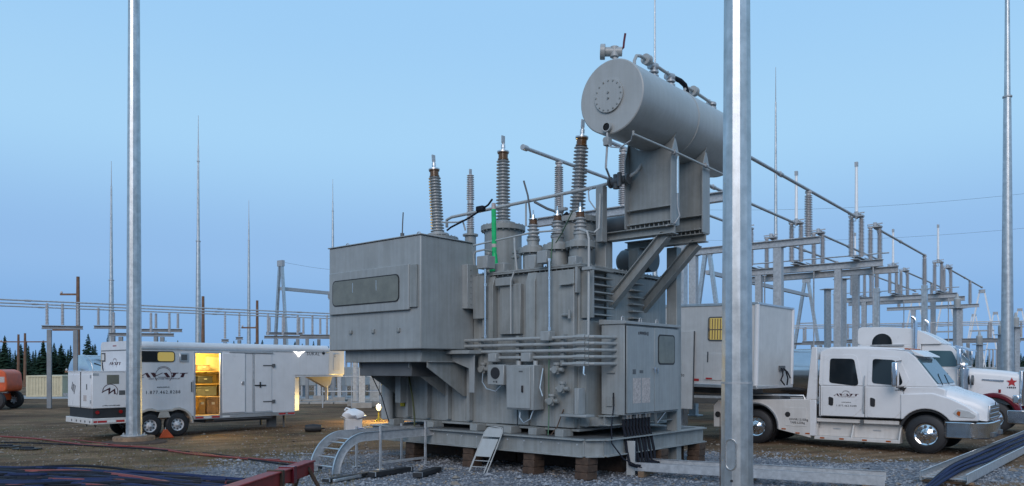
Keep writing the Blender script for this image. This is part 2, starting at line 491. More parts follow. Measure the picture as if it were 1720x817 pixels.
# ------------------------------------------------------------------ distant trees
def tree_proto(seed, hgt, wid, m):
    rg = random.Random(seed)
    trunk = MB().cyl((0, 0, 0), (0, 0, hgt * .97), hgt * .014, hgt * .003, 6).mesh('trunk', 'bark')
    c = MB()
    lv = 34
    for i in range(lv):
        t = i / (lv - 1); z = hgt * (.10 + .88 * t)
        rad = wid * (1 - t) ** .8 * rg.uniform(.75, 1.15) + .08
        nb = int(20 - 11 * t)
        for j in range(nb):
            a = rg.uniform(0, 6.28); r = rad * rg.uniform(.5, 1.12)
            ca, sa = math.cos(a), math.sin(a)
            dr = -.28 * r + rg.uniform(-.1, .15)
            for q in range(3):
                s0 = r * (q * .3); s1 = r * (q * .3 + .42); w = r * (.34 - .06 * q) + .09
                zz0 = z + dr * (s0 / r); zz1 = z + dr * (s1 / r) + .03
                px, py = -sa * w, ca * w
                c.add([(ca * s0, sa * s0, zz0 + .05), (ca * (s0 + s1) / 2 + px, sa * (s0 + s1) / 2 + py, (zz0 + zz1) / 2 - .16 * rg.random()), (ca * s1, sa * s1, zz1 - .1), (ca * (s0 + s1) / 2 - px, sa * (s0 + s1) / 2 - py, (zz0 + zz1) / 2 - .16 * rg.random())], [(0, 1, 2), (0, 2, 3)])
    crown = c.mesh('crown', m, 0)
    return trunk, crown
protos = [tree_proto(s, 9.0, w, m) for s, w, m in ((1, 2.0, 'needle'), (2, 1.6, 'needle2'), (3, 2.4, 'needle'), (4, 1.4, 'needle'), (5, 1.9, 'needle2'))]
def spruce(px, top, D, k, label, group):
    x = (px - 860) / 1320 * D
    h = CAM_H + (619 - top) / 1320 * D
    t = thing('spruce_tree', label, 'tree', (x, D, 0), random.uniform(0, 360), group)
    s = h / 9.0
    t.scale = (s * random.uniform(.85, 1.15),) * 2 + (s,)
    put('trunk', protos[k % 5][0], t); put('crown', protos[k % 5][1], t)
rt = random.Random(11)
G1 = 'spruces of the treeline behind the cream container'
px = -12
while px < 225:
    tp = rt.choice([592, 590, 596, 584, 575, 588, 598]) + rt.uniform(-5, 6)
    spruce(px, tp, rt.uniform(120, 150), rt.randrange(5), 'dark spruce in the treeline behind the cream container', G1)
    px += rt.uniform(2.6, 5)
for px, tp, l in ((8, 563, 'tall spruce at the far left edge, above the treeline'), (72, 572, 'tall spruce left of the two thin steel columns'), (148, 560, 'tall broad spruce right of the single brown pole'), (183, 556, 'tall spruce right behind the gooseneck trailer roof')):
    spruce(px, tp, 118, 0 if px != 148 else 2, l, None)
G2 = 'far spruces beyond the switchyard'
px = 236
while px < 556:
    spruce(px, rt.uniform(570, 592), rt.uniform(190, 240), rt.randrange(5), 'small far spruce showing above the gooseneck trailer', G2)
    px += rt.uniform(5, 13)
G3 = 'spruces beyond the yard at the right edge'
px = 1590
while px < 1740:
    spruce(px, rt.uniform(592, 612), rt.uniform(150, 190), rt.randrange(5), 'far spruce behind the white semi truck bonnet', G3)
    px += rt.uniform(4, 8)
# ------------------------------------------------------------------ power transformer
TO, TRZ = Vector((1.62, 15.3, 0)), -40.5
tr = thing('power_transformer', 'large grey power transformer with tall bushings and a raised oil conservator', 'transformer', TO, TRZ)

def Tw(x, y, z=0):
    c, s = math.cos(R(TRZ)), math.sin(R(TRZ))
    return (TO.x + x * c - y * s, TO.y + x * s + y * c, z)

# --- skid base
m = MB()
m.ibeam((-6.7, 0, .625), (-.25, 0, .625), .22, .35, .025)
m.ibeam((-.25, 0, .625), (0, .28, .625), .22, .35, .025)
m.ibeam((0, .28, .622), (0, 4.5, .622), .22, .344, .025)
m.ibeam((-6.7, 4.5, .625), (0, 4.5, .625), .22, .35, .025)
m.ibeam((-6.7, 0, .622), (-6.7, 4.5, .622), .22, .344, .025)
for x in (-5.2, -3.4, -1.6):
    m.ibeam((x, .05, .62), (x, 4.45, .62), .2, .33, .025)
skid = m.build('skid_base', 'paint', tr, .004, 1)
b = MB()
for x in [-6.2 + .45 * i for i in range(14)]:
    b.cyl((x, -.112, .70), (x, -.125, .70), .018, n=6)
b.build('bolt_row', 'galv', skid)
for x in (-6.2, -4.8, -3.4, -2.4, -1.7, -1.0):
    MB().box(x - .11, x + .11, .15, .5, .80, .95).build('jacking_pad', 'paint', skid, .006, 1)

MB().box(-6.58, -.12, .13, 4.38, .78, .799).build('shade_deck', 'darkgrey', skid)  # deck plate added to keep light out from under the skid
# --- tank: body, rim, stiffening ribs
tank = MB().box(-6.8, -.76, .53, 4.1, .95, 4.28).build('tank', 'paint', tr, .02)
rim = MB(); rim.box(-6.9, -.64, .42, 4.2, 4.282, 4.315); rim.box(-6.9, -.64, .42, 4.2, 4.319, 4.352)
rim.build('rim_flange', 'paint', tank, .004, 1)
b = MB()
for i in range(42):
    x = -6.84 + i * .15
    b.cyl((x, .46, 4.25), (x, .46, 4.38), .013, n=6)
for i in range(24):
    y = .55 + i * .15
    b.cyl((-.68, y, 4.25), (-.68, y, 4.38), .013, n=6)
b.build('flange_bolts', 'paint', tank)['kind'] = 'stuff'
# box ribs on the long side, tops cut at a slant
for x0, x1 in ((-3.32, -3.0), (-2.05, -1.80)):
    m = MB(); m.prism([(.53, 2.2), (.36, 2.2), (.36, 4.05), (.44, 4.26), (.53, 4.26)], 'x', x0, x1)
    m.build('stiffener_rib', 'paint', tank, .008, 1)
for x0, x1, z0, z1, d in ((-1.8, -.80, .97, 4.24, .40), (-2.85, -2.25, 2.95, 4.05, .42), (-3.0, -2.06, .97, 2.3, .47)):
    MB().box(x0, x1, d, .53, z0, z1).build('side_panel', 'paint', tank, .01, 1)
for x in (-6.6, -5.9, -5.2, -4.5, -3.8):
    MB().box(x - .05, x + .05, .40, .53, 1.0, 4.2).build('stiffener_rib', 'paint', tank, .006, 1)
for x in (-1.3, -4.0, -4.9, -5.8):
    MB().box(x - .006, x + .006, .392 if x == -1.3 else .52, .53, 1.0, 2.2).build('weld_seam', 'paint', tank)
# ladder-like ribs on the end wall
for i in range(7):
    z = 3.30 + i * .155
    MB().box(-.76, -.50, .64, 1.42, z, z + .03).build('end_rib', 'paint', tank, .003, 1)
    MB().box(-.76, -.55, 2.3, 2.75, z, z + .03).build('end_rib', 'paint', tank, .003, 1)
MB().box(-.76, -.46, .60, .64, 3.24, 4.27).build('end_plate', 'paint', tank, .004, 1)
MB().box(-.76, -.70, 1.45, 3.95, 3.2, 4.26).build('end_panel', 'paint', tank, .01, 1)
MB().box(-.76, -.60, .55, 3.9, 1.0, 3.19).build('end_panel', 'paint', tank, .01, 1)
MB().box(-.78, -.72, .40, .50, 3.75, 4.28).build('hanging_bracket', 'paint2', tank, .006, 1)
# base lip, drain valves, lugs, tags
MB().box(-6.85, -.70, .44, 4.18, .90, .948).build('base_lip', 'paint', tank, .004, 1)
m = MB(); m.box(-.95, -.30, .10, .42, 1.22, 1.27); m.box(-.62, -.52, .16, .40, 1.27, 1.80); m.build('jacking_lug', 'paint2', tank, .008, 1)
def valve(x, z, y=.40, s=1.0):
    m = MB()
    m.cyl((x, y, z), (x, y - .10 * s, z), .07 * s, n=14); m.cyl((x, y - .10 * s, z), (x, y - .22 * s, z), .045 * s, n=12)
    m.cyl((x, y - .16 * s, z - .09 * s), (x, y - .16 * s, z + .10 * s), .05 * s, n=12); m.cyl((x, y - .22 * s, z), (x, y - .26 * s, z), .075 * s, n=14)
    m.cyl((x - .17 * s, y - .14 * s, z), (x + .15 * s, y - .14 * s, z), .045 * s, n=12)
    v = m.build('valve', 'paint', tr, .004, 1)
    MB().cyl((x, y - .16 * s, z + .10 * s), (x, y - .16 * s, z + .15 * s), .075 * s, n=16).build('handwheel', 'paint', v)
for x, z in ((-3.25, 2.18), (-1.12, 2.17), (-.98, 1.78), (-1.25, 1.52)): valve(x, z, .40 if x > -2 else .47)
MB().box(-6.25, -6.1, .50, .525, 1.25, 1.45).build('yellow_tag', 'yellow', tank)
m = MB(); m.tube([(-1.32, .36, 4.9), (-1.34, .30, 4.3), (-1.35, .30, 3.2), (-1.30, .2, 2.0), (-1.28, .18, 1.2), (-1.2, .05, .83)], .012, 6)
m.build('earth_wire', mat('green earth wire', (.03, .10, .05), .5, 0, .2), tr)
MB().tube([(-1.05, .38, 1.35), (-1.08, .2, 1.0), (-1.15, .08, .83)], .012, 6).build('earth_wire', 'rust', tr)

# --- large cable box hung on the long side
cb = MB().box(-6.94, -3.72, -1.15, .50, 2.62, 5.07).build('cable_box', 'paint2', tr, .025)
MB().box(-6.97, -3.69, -1.18, .50, 5.07, 5.095).build('roof_sheet', 'paint2', cb, .008, 1)
wf = MB().prism(rrect(-6.84, -4.02, 3.47, 4.46, .03), 'y', -1.225, -1.15).build('window_frame', 'paint2', cb, .012, 1)
MB().prism(rrect(-6.70, -4.32, 3.66, 4.27, .12, 6), 'y', -1.236, -1.222).build('window_gasket', 'black', wf)
MB().prism(rrect(-6.675, -4.345, 3.685, 4.245, .105, 6), 'y', -1.242, -1.234).build('window_pane', 'panelglass', wf)
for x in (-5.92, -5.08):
    MB().box(x - .008, x + .008, -1.248, -1.242, 3.95, 4.18).build('reflection_streak', 'alu', wf)  # pale bars laid on the pane to draw its vertical reflection streaks
MB().box(-4.02, -3.80, -1.205, -1.15, 3.52, 4.44).build('hinge_strip', 'paint', cb, .006, 1)
m = MB(); m.box(-6.90, -6.84, -1.20, -1.15, 3.85, 4.05); m.cyl((-6.87, -1.23, 3.88), (-6.87, -1.23, 4.0), .012); m.build('latch', 'galv', cb)
for x in (-6.09, -5.28, -4.42):
    MB().box(x - .045, x + .045, -1.20, -1.15, 3.0, 3.09).build('knob', 'paint', cb, .008, 1)
for x in (-6.55, -4.05):
    pts = [(x - .06, -.9, 5.09)] + [(x + .06 * math.cos(R(a)), -.9, 5.14 + .055 * math.sin(R(a))) for a in range(180, -1, -30)] + [(x + .06, -.9, 5.09)]
    MB().tube(pts, .012, 6).build('lifting_eye', 'galv', cb)
m = MB(); m.cyl((-4.48, -1.0, 5.09), (-4.48, -1.0, 5.20), .045, n=10); m.tube([(-4.48, -1.0, 5.18), (-4.47, -1.0, 5.4), (-4.45, -1.0, 5.66)], .014, 6); m.build('whip_antenna', 'darkgrey', cb)
MB().box(-6.62, -3.95, -.92, .5, 2.34, 2.62).build('duct', 'paint', cb, .01, 1)
MB().box(-6.35, -4.5, -.7, .5, 2.02, 2.34).build('duct', 'darkgrey', cb, .01, 1)
for x in (-6.3, -4.55, -3.95):
    m = MB(); m.prism([(.5, 1.55), (.40, 1.55), (-.75, 2.22), (-.75, 2.336), (.5, 2.336)], 'x', x - .012, x + .012)
    m.box(x - .10, x + .10, -.76, .5, 2.336, 2.36)
    m.build('support_bracket', 'paint', cb, .003, 1)
m = MB(); m.prism([(-4.5, 2.52), (-3.25, 2.52), (-3.25, 1.66), (-3.42, 1.66), (-3.42, 2.2), (-4.2, 2.44), (-4.5, 2.44)], 'y', .02, .05)
m.box(-4.5, -3.2, -.2, .4, 2.522, 2.60)
m.build('support_bracket', 'paint2', cb, .004, 1)
m = MB()
m.box(-3.72, -3.55, .12, .48, 3.55, 4.55)
fl = m.build('side_flange', 'paint2', cb, .006, 1)
b = MB()
for i in range(7): b.cyl((-3.548, .22, 3.65 + i * .13), (-3.535, .22, 3.65 + i * .13), .016, n=6)
b.build('bolt_row', 'paint', fl)
MB().box(-3.55, -3.15, .30, .50, 3.32, 4.28).build('throat', 'paint', cb, .006, 1)
MB().cyl((-6.45, .25, .95), (-6.45, .25, 2.4), .15, n=20).build('cable_riser', 'paint2', cb)
MB().box(-6.1, -5.9, .2, .5, 1.35, 2.0).build('riser_box', 'paint', cb, .006, 1)
MB().tube([(-6.05, -.62, 2.1), (-6.0, -.3, 1.5), (-5.98, -.1, .9)], .012, 6).build('earth_wire', 'cable', tr)
MB().tube([(-5.6, .2, 2.0), (-5.3, .05, 1.5), (-5.15, -.02, 1.05), (-5.12, -.05, .83)], .022, 6).build('hose', mat('olive hose', (.06, .065, .02), .5), tr)

# --- bushings
def sheds(z0, z1, n, rc, r0, r1):
    """skirted porcelain profile"""
    p = [(rc * 1.1, z0)]
    for i in range(n):
        t = i / (n - 1); r = r0 + (r1 - r0) * t; q = rc * (1.12 - .24 * t)
        z = z0 + (z1 - z0) * (i + .15) / n; h = (z1 - z0) / n
        p += [(q, z), (r, z + h * .30), (r, z + h * .42), (q, z + h * .62)]
    p.append((rc * .88, z1))
    return p
hv_por = MB().lathe(sheds(0, 1.50, 19, .115, .185, .165), 20).mesh('porcelain', 'porcelain', 40)
hv_flange = MB().lathe([(.17, -.14), (.17, -.10), (.30, -.10), (.30, -.05), (.20, -.05), (.18, 0), (.13, .03)], 24).mesh('flange', 'paint2')
hv_amber = MB().lathe([(.135, 1.50), (.135, 1.53), (.118, 1.545), (.118, 1.645), (.14, 1.66), (.14, 1.69)], 20).mesh('oil_sight_glass', 'amber', 30)
hv_cap = MB().lathe([(.15, 1.69), (.15, 1.72), (.06, 1.74), (.045, 1.79), (.055, 1.80), (.055, 1.88), (.035, 1.89)], 16).mesh('cap', 'alu', 30)
m = MB(); m.cyl((0, 0, 1.88), (0, 0, 1.93), .035); m.box(-.014, .014, -.055, .055, 1.92, 2.10); hv_term = m.mesh('terminal', 'galv')
def turret(x, y, z0, z1, r, parent):
    m = MB(); m.lathe([(r, z0), (r, z1 - .14), (r + .09, z1 - .14), (r + .09, z1 - .02), (r - .02, z1)], 32, (x, y, 0))
    t = m.build('turret', 'paint', parent, 0)
    b = MB()
    n = int(r * 48)
    for i in range(n):
        a = 2 * math.pi * i / n
        b.cyl((x + (r + .055) * math.cos(a), y + (r + .055) * math.sin(a), z1 - .17), (x + (r + .055) * math.cos(a), y + (r + .055) * math.sin(a), z1 + .005), .016, n=6)
    b.build('bolt_ring', 'paint2', t)
    return t
for x, tilt, zz in ((-6.35, -4.5, 5.80), (-4.04, 0, 5.83), (-1.80, 4.5, 5.74)):
    turret(x, 1.9, 4.35, zz - .12, .46, tr)
    e = put('bushing', hv_por, tr, (x, 1.9, zz), (0, R(tilt), 0))
    put('flange', hv_flange, e); put('oil_sight_glass', hv_amber, e); put('cap', hv_cap, e); put('terminal', hv_term, e)
lv_por = MB().lathe(sheds(.04, .36, 4, .10, .145, .135), 18).mesh('porcelain', 'porcelain', 40)
lv_flange = MB().lathe([(.20, -.16), (.20, -.12), (.13, -.11), (.13, -.02), (.15, -.01), (.15, .04)], 20).mesh('flange', 'paint2')
lv_amber = MB().lathe([(.10, .36), (.10, .38), (.09, .385), (.09, .455), (.105, .465)], 18).mesh('oil_sight_glass', 'amber', 30)
lv_cap = MB().lathe([(.105, .465), (.10, .49), (.04, .51), (.035, .58), (.018, .59), (.018, .68)], 12).mesh('cap', 'bright', 30)
for x in (-1.07, -1.68, -2.36):
    turret(x, 1.0, 4.35, 4.90, .235, tr)
    e = put('bushing', lv_por, tr, (x, 1.0, 5.06))
    put('flange', lv_flange, e); put('oil_sight_glass', lv_amber, e); put('cap', lv_cap, e)
# slim surge arresters behind
m = MB().lathe(sheds(.0, .72, 14, .07, .115, .105), 16).mesh('porcelain', 'porcelain2', 40)
for x, y, z in ((-6.67, 3.5, 6.15), (-6.67, 3.5, 6.97)):
    put('arrester_section', m, tr, (x, y, z))
m = MB(); m.lathe([(.16, 4.35), (.16, 5.95), (.22, 5.95), (.22, 6.0), (.10, 6.02), (.10, 6.15)], 16, (-6.67, 3.5, 0)); 
m.build('arrester_pedestal', 'paint', tr)
MB().lathe([(.09, 6.87), (.09, 6.97)], 12, (-6.67, 3.5, 0)).build('arrester_joint', 'galv', tr)
MB().box(-6.69, -6.65, 3.46, 3.54, 7.69, 7.85).build('terminal', 'galv', tr)

# --- conservator drum and its saddle frames
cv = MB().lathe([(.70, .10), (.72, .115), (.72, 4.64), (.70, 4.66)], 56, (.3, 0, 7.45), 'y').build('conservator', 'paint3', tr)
m = MB(); m.lathe([(.325, .06), (.325, .10)], 36, (.26, 0, 7.47), 'y'); ec = m.build('end_cover', 'paint3', cv, .004, 1)
b = MB()
for i in range(16):
    a = 2 * math.pi * i / 16
    b.cyl((.26 + .285 * math.cos(a), .045, 7.47 + .285 * math.sin(a)), (.26 + .285 * math.cos(a), .065, 7.47 + .285 * math.sin(a)), .016, n=6)
for zz in (-.05, .06): b.cyl((.26, .035, 7.47 + zz), (.26, .065, 7.47 + zz), .02, n=6)
b.build('bolt_ring', 'paint', ec)
m = MB(); m.lathe([(.075, .02), (.095, .02), (.095, .10), (.075, .10)], 20, (.24, 0, 6.86), 'y', caps=False); g = m.build('level_gauge', 'paint3', cv)
MB().lathe([(.0, .035), (.075, .035)], 20, (.24, 0, 6.86), 'y').build('gauge_glass', 'black', g)
MB().lathe([(.728, 2.32), (.735, 2.33), (.735, 2.36), (.728, 2.37)], 56, (.3, 0, 7.45), 'y').build('weld_band', 'paint3', cv)
for y0 in (1.64, 3.0):
    fr = MB()
    sad = arc(.3, 7.45, .725, 218, 322, 12)
    fr.prism([(-.24, 5.13)] + [(-.24, 6.98)] + sad + [(.82, 6.90), (.82, 5.13)], 'y', y0 - .014, y0 + .014)
    f = fr.build('saddle_web', 'paint', tr)
    for x in (-.24, .82):
        t = -1 if x < 0 else 1
        z1 = 7.0 if x < 0 else 6.88
        MB().prism([(y0 - .17, 5.13), (y0 + .17, 5.13), (y0 + .17, 6.55), (y0 + .02, z1), (y0 - .02, z1), (y0 - .17, 6.55)], 'x', x - (.025 if t < 0 else 0), x + (.025 if t > 0 else 0)).build('saddle_flange', 'paint2', f, .003, 1)
    for z in (5.20, 5.50):
        MB().box(-.215, .82, y0 - .15, y0 - .015, z, z + .02).build('saddle_stiffener', 'paint', f, .002, 1)
    b = MB()
    for i in range(9): b.cyl((-.15 + i * .11, y0 - .09, 5.13), (-.15 + i * .11, y0 - .09, 5.25), .013, n=6)
    b.build('bolt_row', 'paint2', f)
    MB().ibeam((-1.15, y0, 5.035), (.84, y0, 5.035), .26, .18, .02).build('saddle_beam', 'paint', tr, .003, 1)
    MB().ibeam((-.88, y0, 3.45), (.62, y0, 4.94), .20, .22, .02).build('diagonal_brace', 'paint', tr, .003, 1)
    MB().box(-1.04, -.76, y0 - .14, y0 + .14, 3.2 if y0 < 2 else 4.36, 4.944).build('saddle_post', 'paint', tr, .012, 1)
MB().box(-.24, .02, 3.20, 3.42, .02, 4.94).build('saddle_column', 'paint', tr, .01, 1)
MB().box(-.34, .12, 3.10, 3.52, 0, .03).build('base_plate', 'paint', tr, .004, 1)
# valves and pipework on the drum
def elbowpipe(pts, r, m, name='pipe', par=None, n=10):
    return MB().tube(pts, r, n).build(name, m, par or tr)
m = MB(); m.cyl((.22, .42, 8.12), (.16, .42, 8.42), .05); m.cyl((.0, .32, 8.46), (.30, .50, 8.44), .09, n=16); m.cyl((-.07, .28, 8.465), (.01, .33, 8.46), .15, n=20); m.cyl((.17, .42, 8.34), (.17, .42, 8.54), .09, n=14)
m.build('breather_valve', 'paint3', cv, .005, 1)
elbowpipe([(.26, .48, 8.46), (.33, .5, 8.52), (.34, .5, 8.62), (.37, .5, 8.78)], .022, 'maroon', 'handle', cv, 6)
for y0, y1, zt in ((.95, 2.50, 8.56), (3.0, 4.40, 8.46)):
    elbowpipe([(.3, y0, 8.1), (.3, y0, zt - .16), (.3, y0 + .08, zt - .04), (.3, y0 + .22, zt), (.3, y0 + .5, zt), (.3, y1, zt - .05)], .034, 'paint3', 'pipe', cv)
    MB().lathe([(.03, y0 + .42), (.11, y0 + .42), (.11, y0 + .48), (.03, y0 + .48), (.11, y0 + .50), (.11, y0 + .55), (.03, y0 + .55)], 16, (.3, 0, zt), 'y').build('pipe_flange', 'paint3', cv)
for y, zt in ((1.72, 8.52), (2.42, 8.50), (4.38, 8.40)):
    m = MB(); m.cyl((.3, y, 8.12), (.3, y, zt), .045, n=12)
    for k in range(3): m.cyl((.3, y, 8.19 + k * .09), (.3, y, 8.225 + k * .09), .10, n=16)
    m.cyl((.24, y - .08, zt), (.30, y + .10, zt), .08, n=12); m.cyl((.22, y, zt + .02), (.22, y, zt + .12), .035, n=8)
    m.build('shutoff_valve', 'galv', cv)
elbowpipe([(.3, 2.48, 8.50), (.3, 2.85, 8.52), (.3, 3.06, 8.48), (.3, 3.15, 8.36), (.3, 3.16, 8.12)], .055, 'cable', 'hose', cv)
# pipework below the drum
elbowpipe([(.92, -.1, 6.62), (.92, -.1, 6.56), (.92, 1.5, 6.56), (.92, 3.9, 6.51)], .024, 'paint3', 'pipe')
for y in (1.46, 2.82):
    MB().cyl((.92, y - .04, 6.555), (.92, y + .04, 6.545), .05, n=12).build('pipe_clamp', 'galv', tr)
elbowpipe([(.24, .06, 6.80), (.24, .06, 6.55), (.18, .1, 6.1), (-.3, 1.0, 6.10)], .022, 'galv', 'conduit')
elbowpipe([(.24, .06, 6.56), (.35, .0, 6.45), (.55, .02, 6.40), (.78, .05, 6.50), (.9, -.05, 6.62)], .014, 'galv', 'flexible_conduit')
MB().box(.18, .30, .0, .14, 6.50, 6.66).build('junction_box', 'paint2', tr, .01, 1)
elbowpipe([(.90, 1.62, 6.5), (.90, 1.62, 5.75)], .024, 'bright', 'conduit')
elbowpipe([(.90, 1.62, 5.75), (.90, 1.62, 5.5), (.93, 1.66, 5.3), (.86, 1.6, 5.15), (.7, 1.5, 5.1)], .016, 'galv', 'flexible_conduit')
# oil pipe from the drum along the top of the tank
elbowpipe([(-5.6, 1.5, 5.80), (-5.55, 1.45, 5.98), (-5.35, 1.42, 6.02), (-3.42, 1.4, 6.06), (-.9, 1.4, 6.12), (-.2, 1.4, 6.17), (.0, 1.5, 6.3), (.1, 1.9, 6.8)], .038, 'paint3', 'oil_pipe')
elbowpipe([(-5.6, 1.3, 5.9), (-4.95, 1.25, 5.82), (-4.8, 1.25, 5.85), (-4.75, 1.3, 5.6)], .022, 'paint3', 'oil_pipe')
m = MB(); m.cyl((-.52, 1.4, 6.15), (-.18, 1.4, 6.17), .085, n=16); m.cyl((-.42, 1.4, 6.0), (-.42, 1.4, 6.30), .07, n=14); m.cyl((-.28, 1.30, 6.02), (-.28, 1.30, 6.30), .05, n=12); m.cyl((-.14, 1.4, 6.17), (-.10, 1.4, 6.17), .12, n=18); m.cyl((-.58, 1.4, 6.15), (-.54, 1.4, 6.15), .12, n=18)
m.build('gas_relay', 'darkgrey', tr)
MB().box(-.87, -.69, 1.28, 1.46, 4.9, 6.10).build('relay_post', 'paint2', tr, .01, 1)
elbowpipe([(-.95, 1.3, 6.1), (-1.0, 1.2, 6.0), (-.98, 1.2, 5.8), (-.85, 1.25, 5.6)], .014, 'galv', 'flexible_conduit')
elbowpipe([(-.69, 1.2, 5.9), (-.66, 1.1, 5.15), (-.72, 1.0, 5.05), (-.62, .35, 5.02), (-.40, .3, 4.95), (-.36, .3, 4.8), (-.36, .28, 2.85)], .026, 'paint3', 'conduit')
MB().box(-.48, -.24, .22, .36, 4.17, 4.23).build('pipe_clamp', 'paint2', tr, .004, 1)
for x in (-2.9, -1.85):
    elbowpipe([(x, 1.4, 6.07), (x, 1.4, 5.5)], .022, 'paint3', 'pipe')
MB().box(-1.98, -1.72, 1.34, 1.44, 5.72, 5.78).build('pipe_clamp', 'paint2', tr)
m = MB(); m.lathe([(.0, -1.2), (.14, -1.18), (.2, -1.0), (.2, .0)], 20, (-.3, 2.35, 5.42), 'x'); m.build('oil_header', 'darkgrey', tr)
m = MB(); m.lathe([(.0, -.35), (.2, -.30), (.28, -.2), (.3, 0), (.3, .6)], 24, (-1.3, 3.4, 4.75), 'x'); m.build('cooler_dome', 'darkgrey', tr)
# lead cables and vent pipe on the lid
elbowpipe([(-5.2, 1.1, 5.62), (-5.1, 1.15, 5.70), (-4.55, 1.2, 5.86), (-4.10, 1.2, 6.02), (-3.9, 1.2, 6.1), (-3.6, 1.0, 6.15)], .024, 'cable', 'lead_cable', n=8)
MB().box(-4.25, -4.02, 1.12, 1.26, 5.97, 6.10).build('cable_splice', 'cable', tr, .03)
elbowpipe([(-2.60, 1.15, 4.6), (-2.57, 1.15, 5.2), (-2.58, 1.17, 5.7), (-2.68, 1.2, 6.15), (-2.80, 1.2, 6.5)], .022, 'darkgrey', 'vent_pipe')
elbowpipe([(-2.56, 1.3, 6.0), (-2.2, 1.3, 5.80), (-1.95, 1.3, 5.70), (-1.75, 1.3, 5.68)], .03, 'darkgrey', 'lead_cable')
elbowpipe([(-2.15, 1.5, 5.2), (-1.95, 1.4, 5.5), (-1.7, 1.4, 5.65)], .045, 'cable', 'lead_cable')
elbowpipe([(-1.2, .9, 5.55), (-1.45, .85, 5.1), (-1.75, .8, 4.7), (-2.0, .6, 4.4)], .012, mat('dark green cord', (.02, .06, .03), .6, 0, .1), 'earth_wire')
elbowpipe([(-4.6, .8, 5.05), (-3.6, .8, 5.12), (-2.2, .8, 5.2), (-1.4, .75, 5.15)], .02, 'paint3', 'conduit')
elbowpipe([(-3.0, 1.1, 5.2), (-2.9, 1.0, 4.9), (-2.75, .9, 4.4)], .025, 'paint3', 'conduit')
# green hose sleeve hung beside the middle bushing
elbowpipe([(-3.37, .80, 5.86), (-3.36, .80, 5.4), (-3.35, .80, 4.95), (-3.34, .80, 4.6)], .055, 'green', 'green_sleeve')
m = MB(); m.lathe([(.055, 4.85), (.085, 4.62), (.12, 4.44), (.12, 4.42)], 14, (-3.34, .80, 0)); m.build('green_sleeve', 'green', tr)
m = MB(); m.cyl((-3.37, .80, 5.86), (-3.37, .80, 6.0), .05); m.cyl((-3.355, .80, 4.98), (-3.355, .80, 5.06), .06); m.build('sleeve_collar', 'paper', tr)
# lid furniture
for x, y, w, h in ((-5.6, .9, .3, .5), (-5.1, 1.0, .22, .35), (-3.0, .7, .28, .22), (-2.05, .62, .30, .30), (-.95, .65, .2, .18)):
    m = MB(); m.box(x - w / 2, x + w / 2, y - .12, y + .12, 4.352, 4.352 + h); m.build('lid_box', 'paint2', tr, .012, 1)
for x, y in ((-5.35, .75), (-4.7, .8), (-3.7, 1.0), (-3.05, 1.2), (-2.0, 1.35), (-.9, 1.6)):
    m = MB(); m.cyl((x, y, 4.35), (x, y, 4.75), .05, n=12); m.cyl((x, y, 4.75), (x, y, 4.80), .10, n=16); m.cyl((x, y, 4.86), (x, y, 4.92), .08, n=16); m.build('lid_valve', 'paint', tr)
elbowpipe([(-3.72, .55, 4.35), (-3.72, .5, 4.80), (-3.66, .5, 4.88), (-3.4, .5, 4.9), (-3.4, .9, 4.9)], .022, 'paint3', 'conduit')

# --- conduits and marshalling boxes on the long side
for i, z in enumerate((2.83, 2.70, 2.565, 2.43, 2.29)):
    x0 = (-3.9, -3.8, -3.6, -2.8, -.95)[i]
    c = elbowpipe([(x0, .22, z), (-.46, .22, z), (-.25, .30, z), (-.10, .9, z)], .036, 'paint2', 'conduit')
    m = MB(); m.cyl((-.60, .22, z), (-.38, .22, z), .055, n=8); m.cyl((-.68, .22, z), (-.60, .22, z), .047, n=6); m.cyl((-.38, .22, z), (-.32, .24, z), .047, n=6)
    m.build('conduit_fitting', 'paint2', c)
for x in (-3.3, -2.2, -1.0):
    MB().box(x - .04, x + .04, .255, .41, 2.25, 2.9).build('conduit_bracket', 'paint', tr)
for x0, x1, z0, z1 in ((-1.45, -1.21, 2.77, 2.97), (-2.92, -2.68, 2.34, 2.53), (-1.98, -1.72, 2.34, 2.53)):
    MB().box(x0, x1, .10, .30, z0, z1).build('junction_box', 'paint2', tr, .012, 1)
for x, z0, z1 in ((-3.10, 2.86, 4.48), (-1.30, 2.97, 4.46)):
    c = elbowpipe([(x, .22, z0), (x, .22, z1)], .027, 'bright', 'bright_conduit')
    m = MB()
    for z in (z0 + .02, z0 + (z1 - z0) * .72, z1 - .04): m.cyl((x, .22, z), (x, .22, z + .06), .037, n=8)
    m.build('coupling', 'bright', c)
MB().box(-1.62, -1.36, .2, .42, 4.40, 4.66).build('junction_box', 'paint2', tr, .01, 1)
MB().box(-3.30, -2.98, .15, .42, 4.42, 4.70).build('junction_box', 'paint2', tr, .01, 1)
MB().box(-2.92, -2.46, .34, .43, 4.02, 4.2).build('junction_box', 'paint2', tr, .01, 1)
MB().box(-1.12, -.80, .30, .42, 3.92, 3.95).build('shelf_bracket', 'paint', tr)
m = MB(); m.cyl((-1.05, .35, 3.3), (-.85, .30, 3.30), .04); m.cyl((-.85, .3, 3.22), (-.85, .3, 3.4), .03); m.build('sample_valve', 'paint', tr)
elbowpipe([(-2.35, .33, 4.3), (-2.42, .3, 4.1), (-2.42, .3, 2.95)], .02, 'paint3', 'conduit')
gb = MB().box(-2.86, -2.38, .02, .30, 1.84, 2.28).build('gauge_box', 'paint2', tr, .012, 1)
m = MB(); m.lathe([(.125, .0), (.125, .02)], 24, (-2.62, 0, 2.10), 'y'); m.build('gauge_window', 'black', gb)
put('lettering', marks_mesh(.12, .05, 3, 4), gb, (-2.62, .017, 1.91))
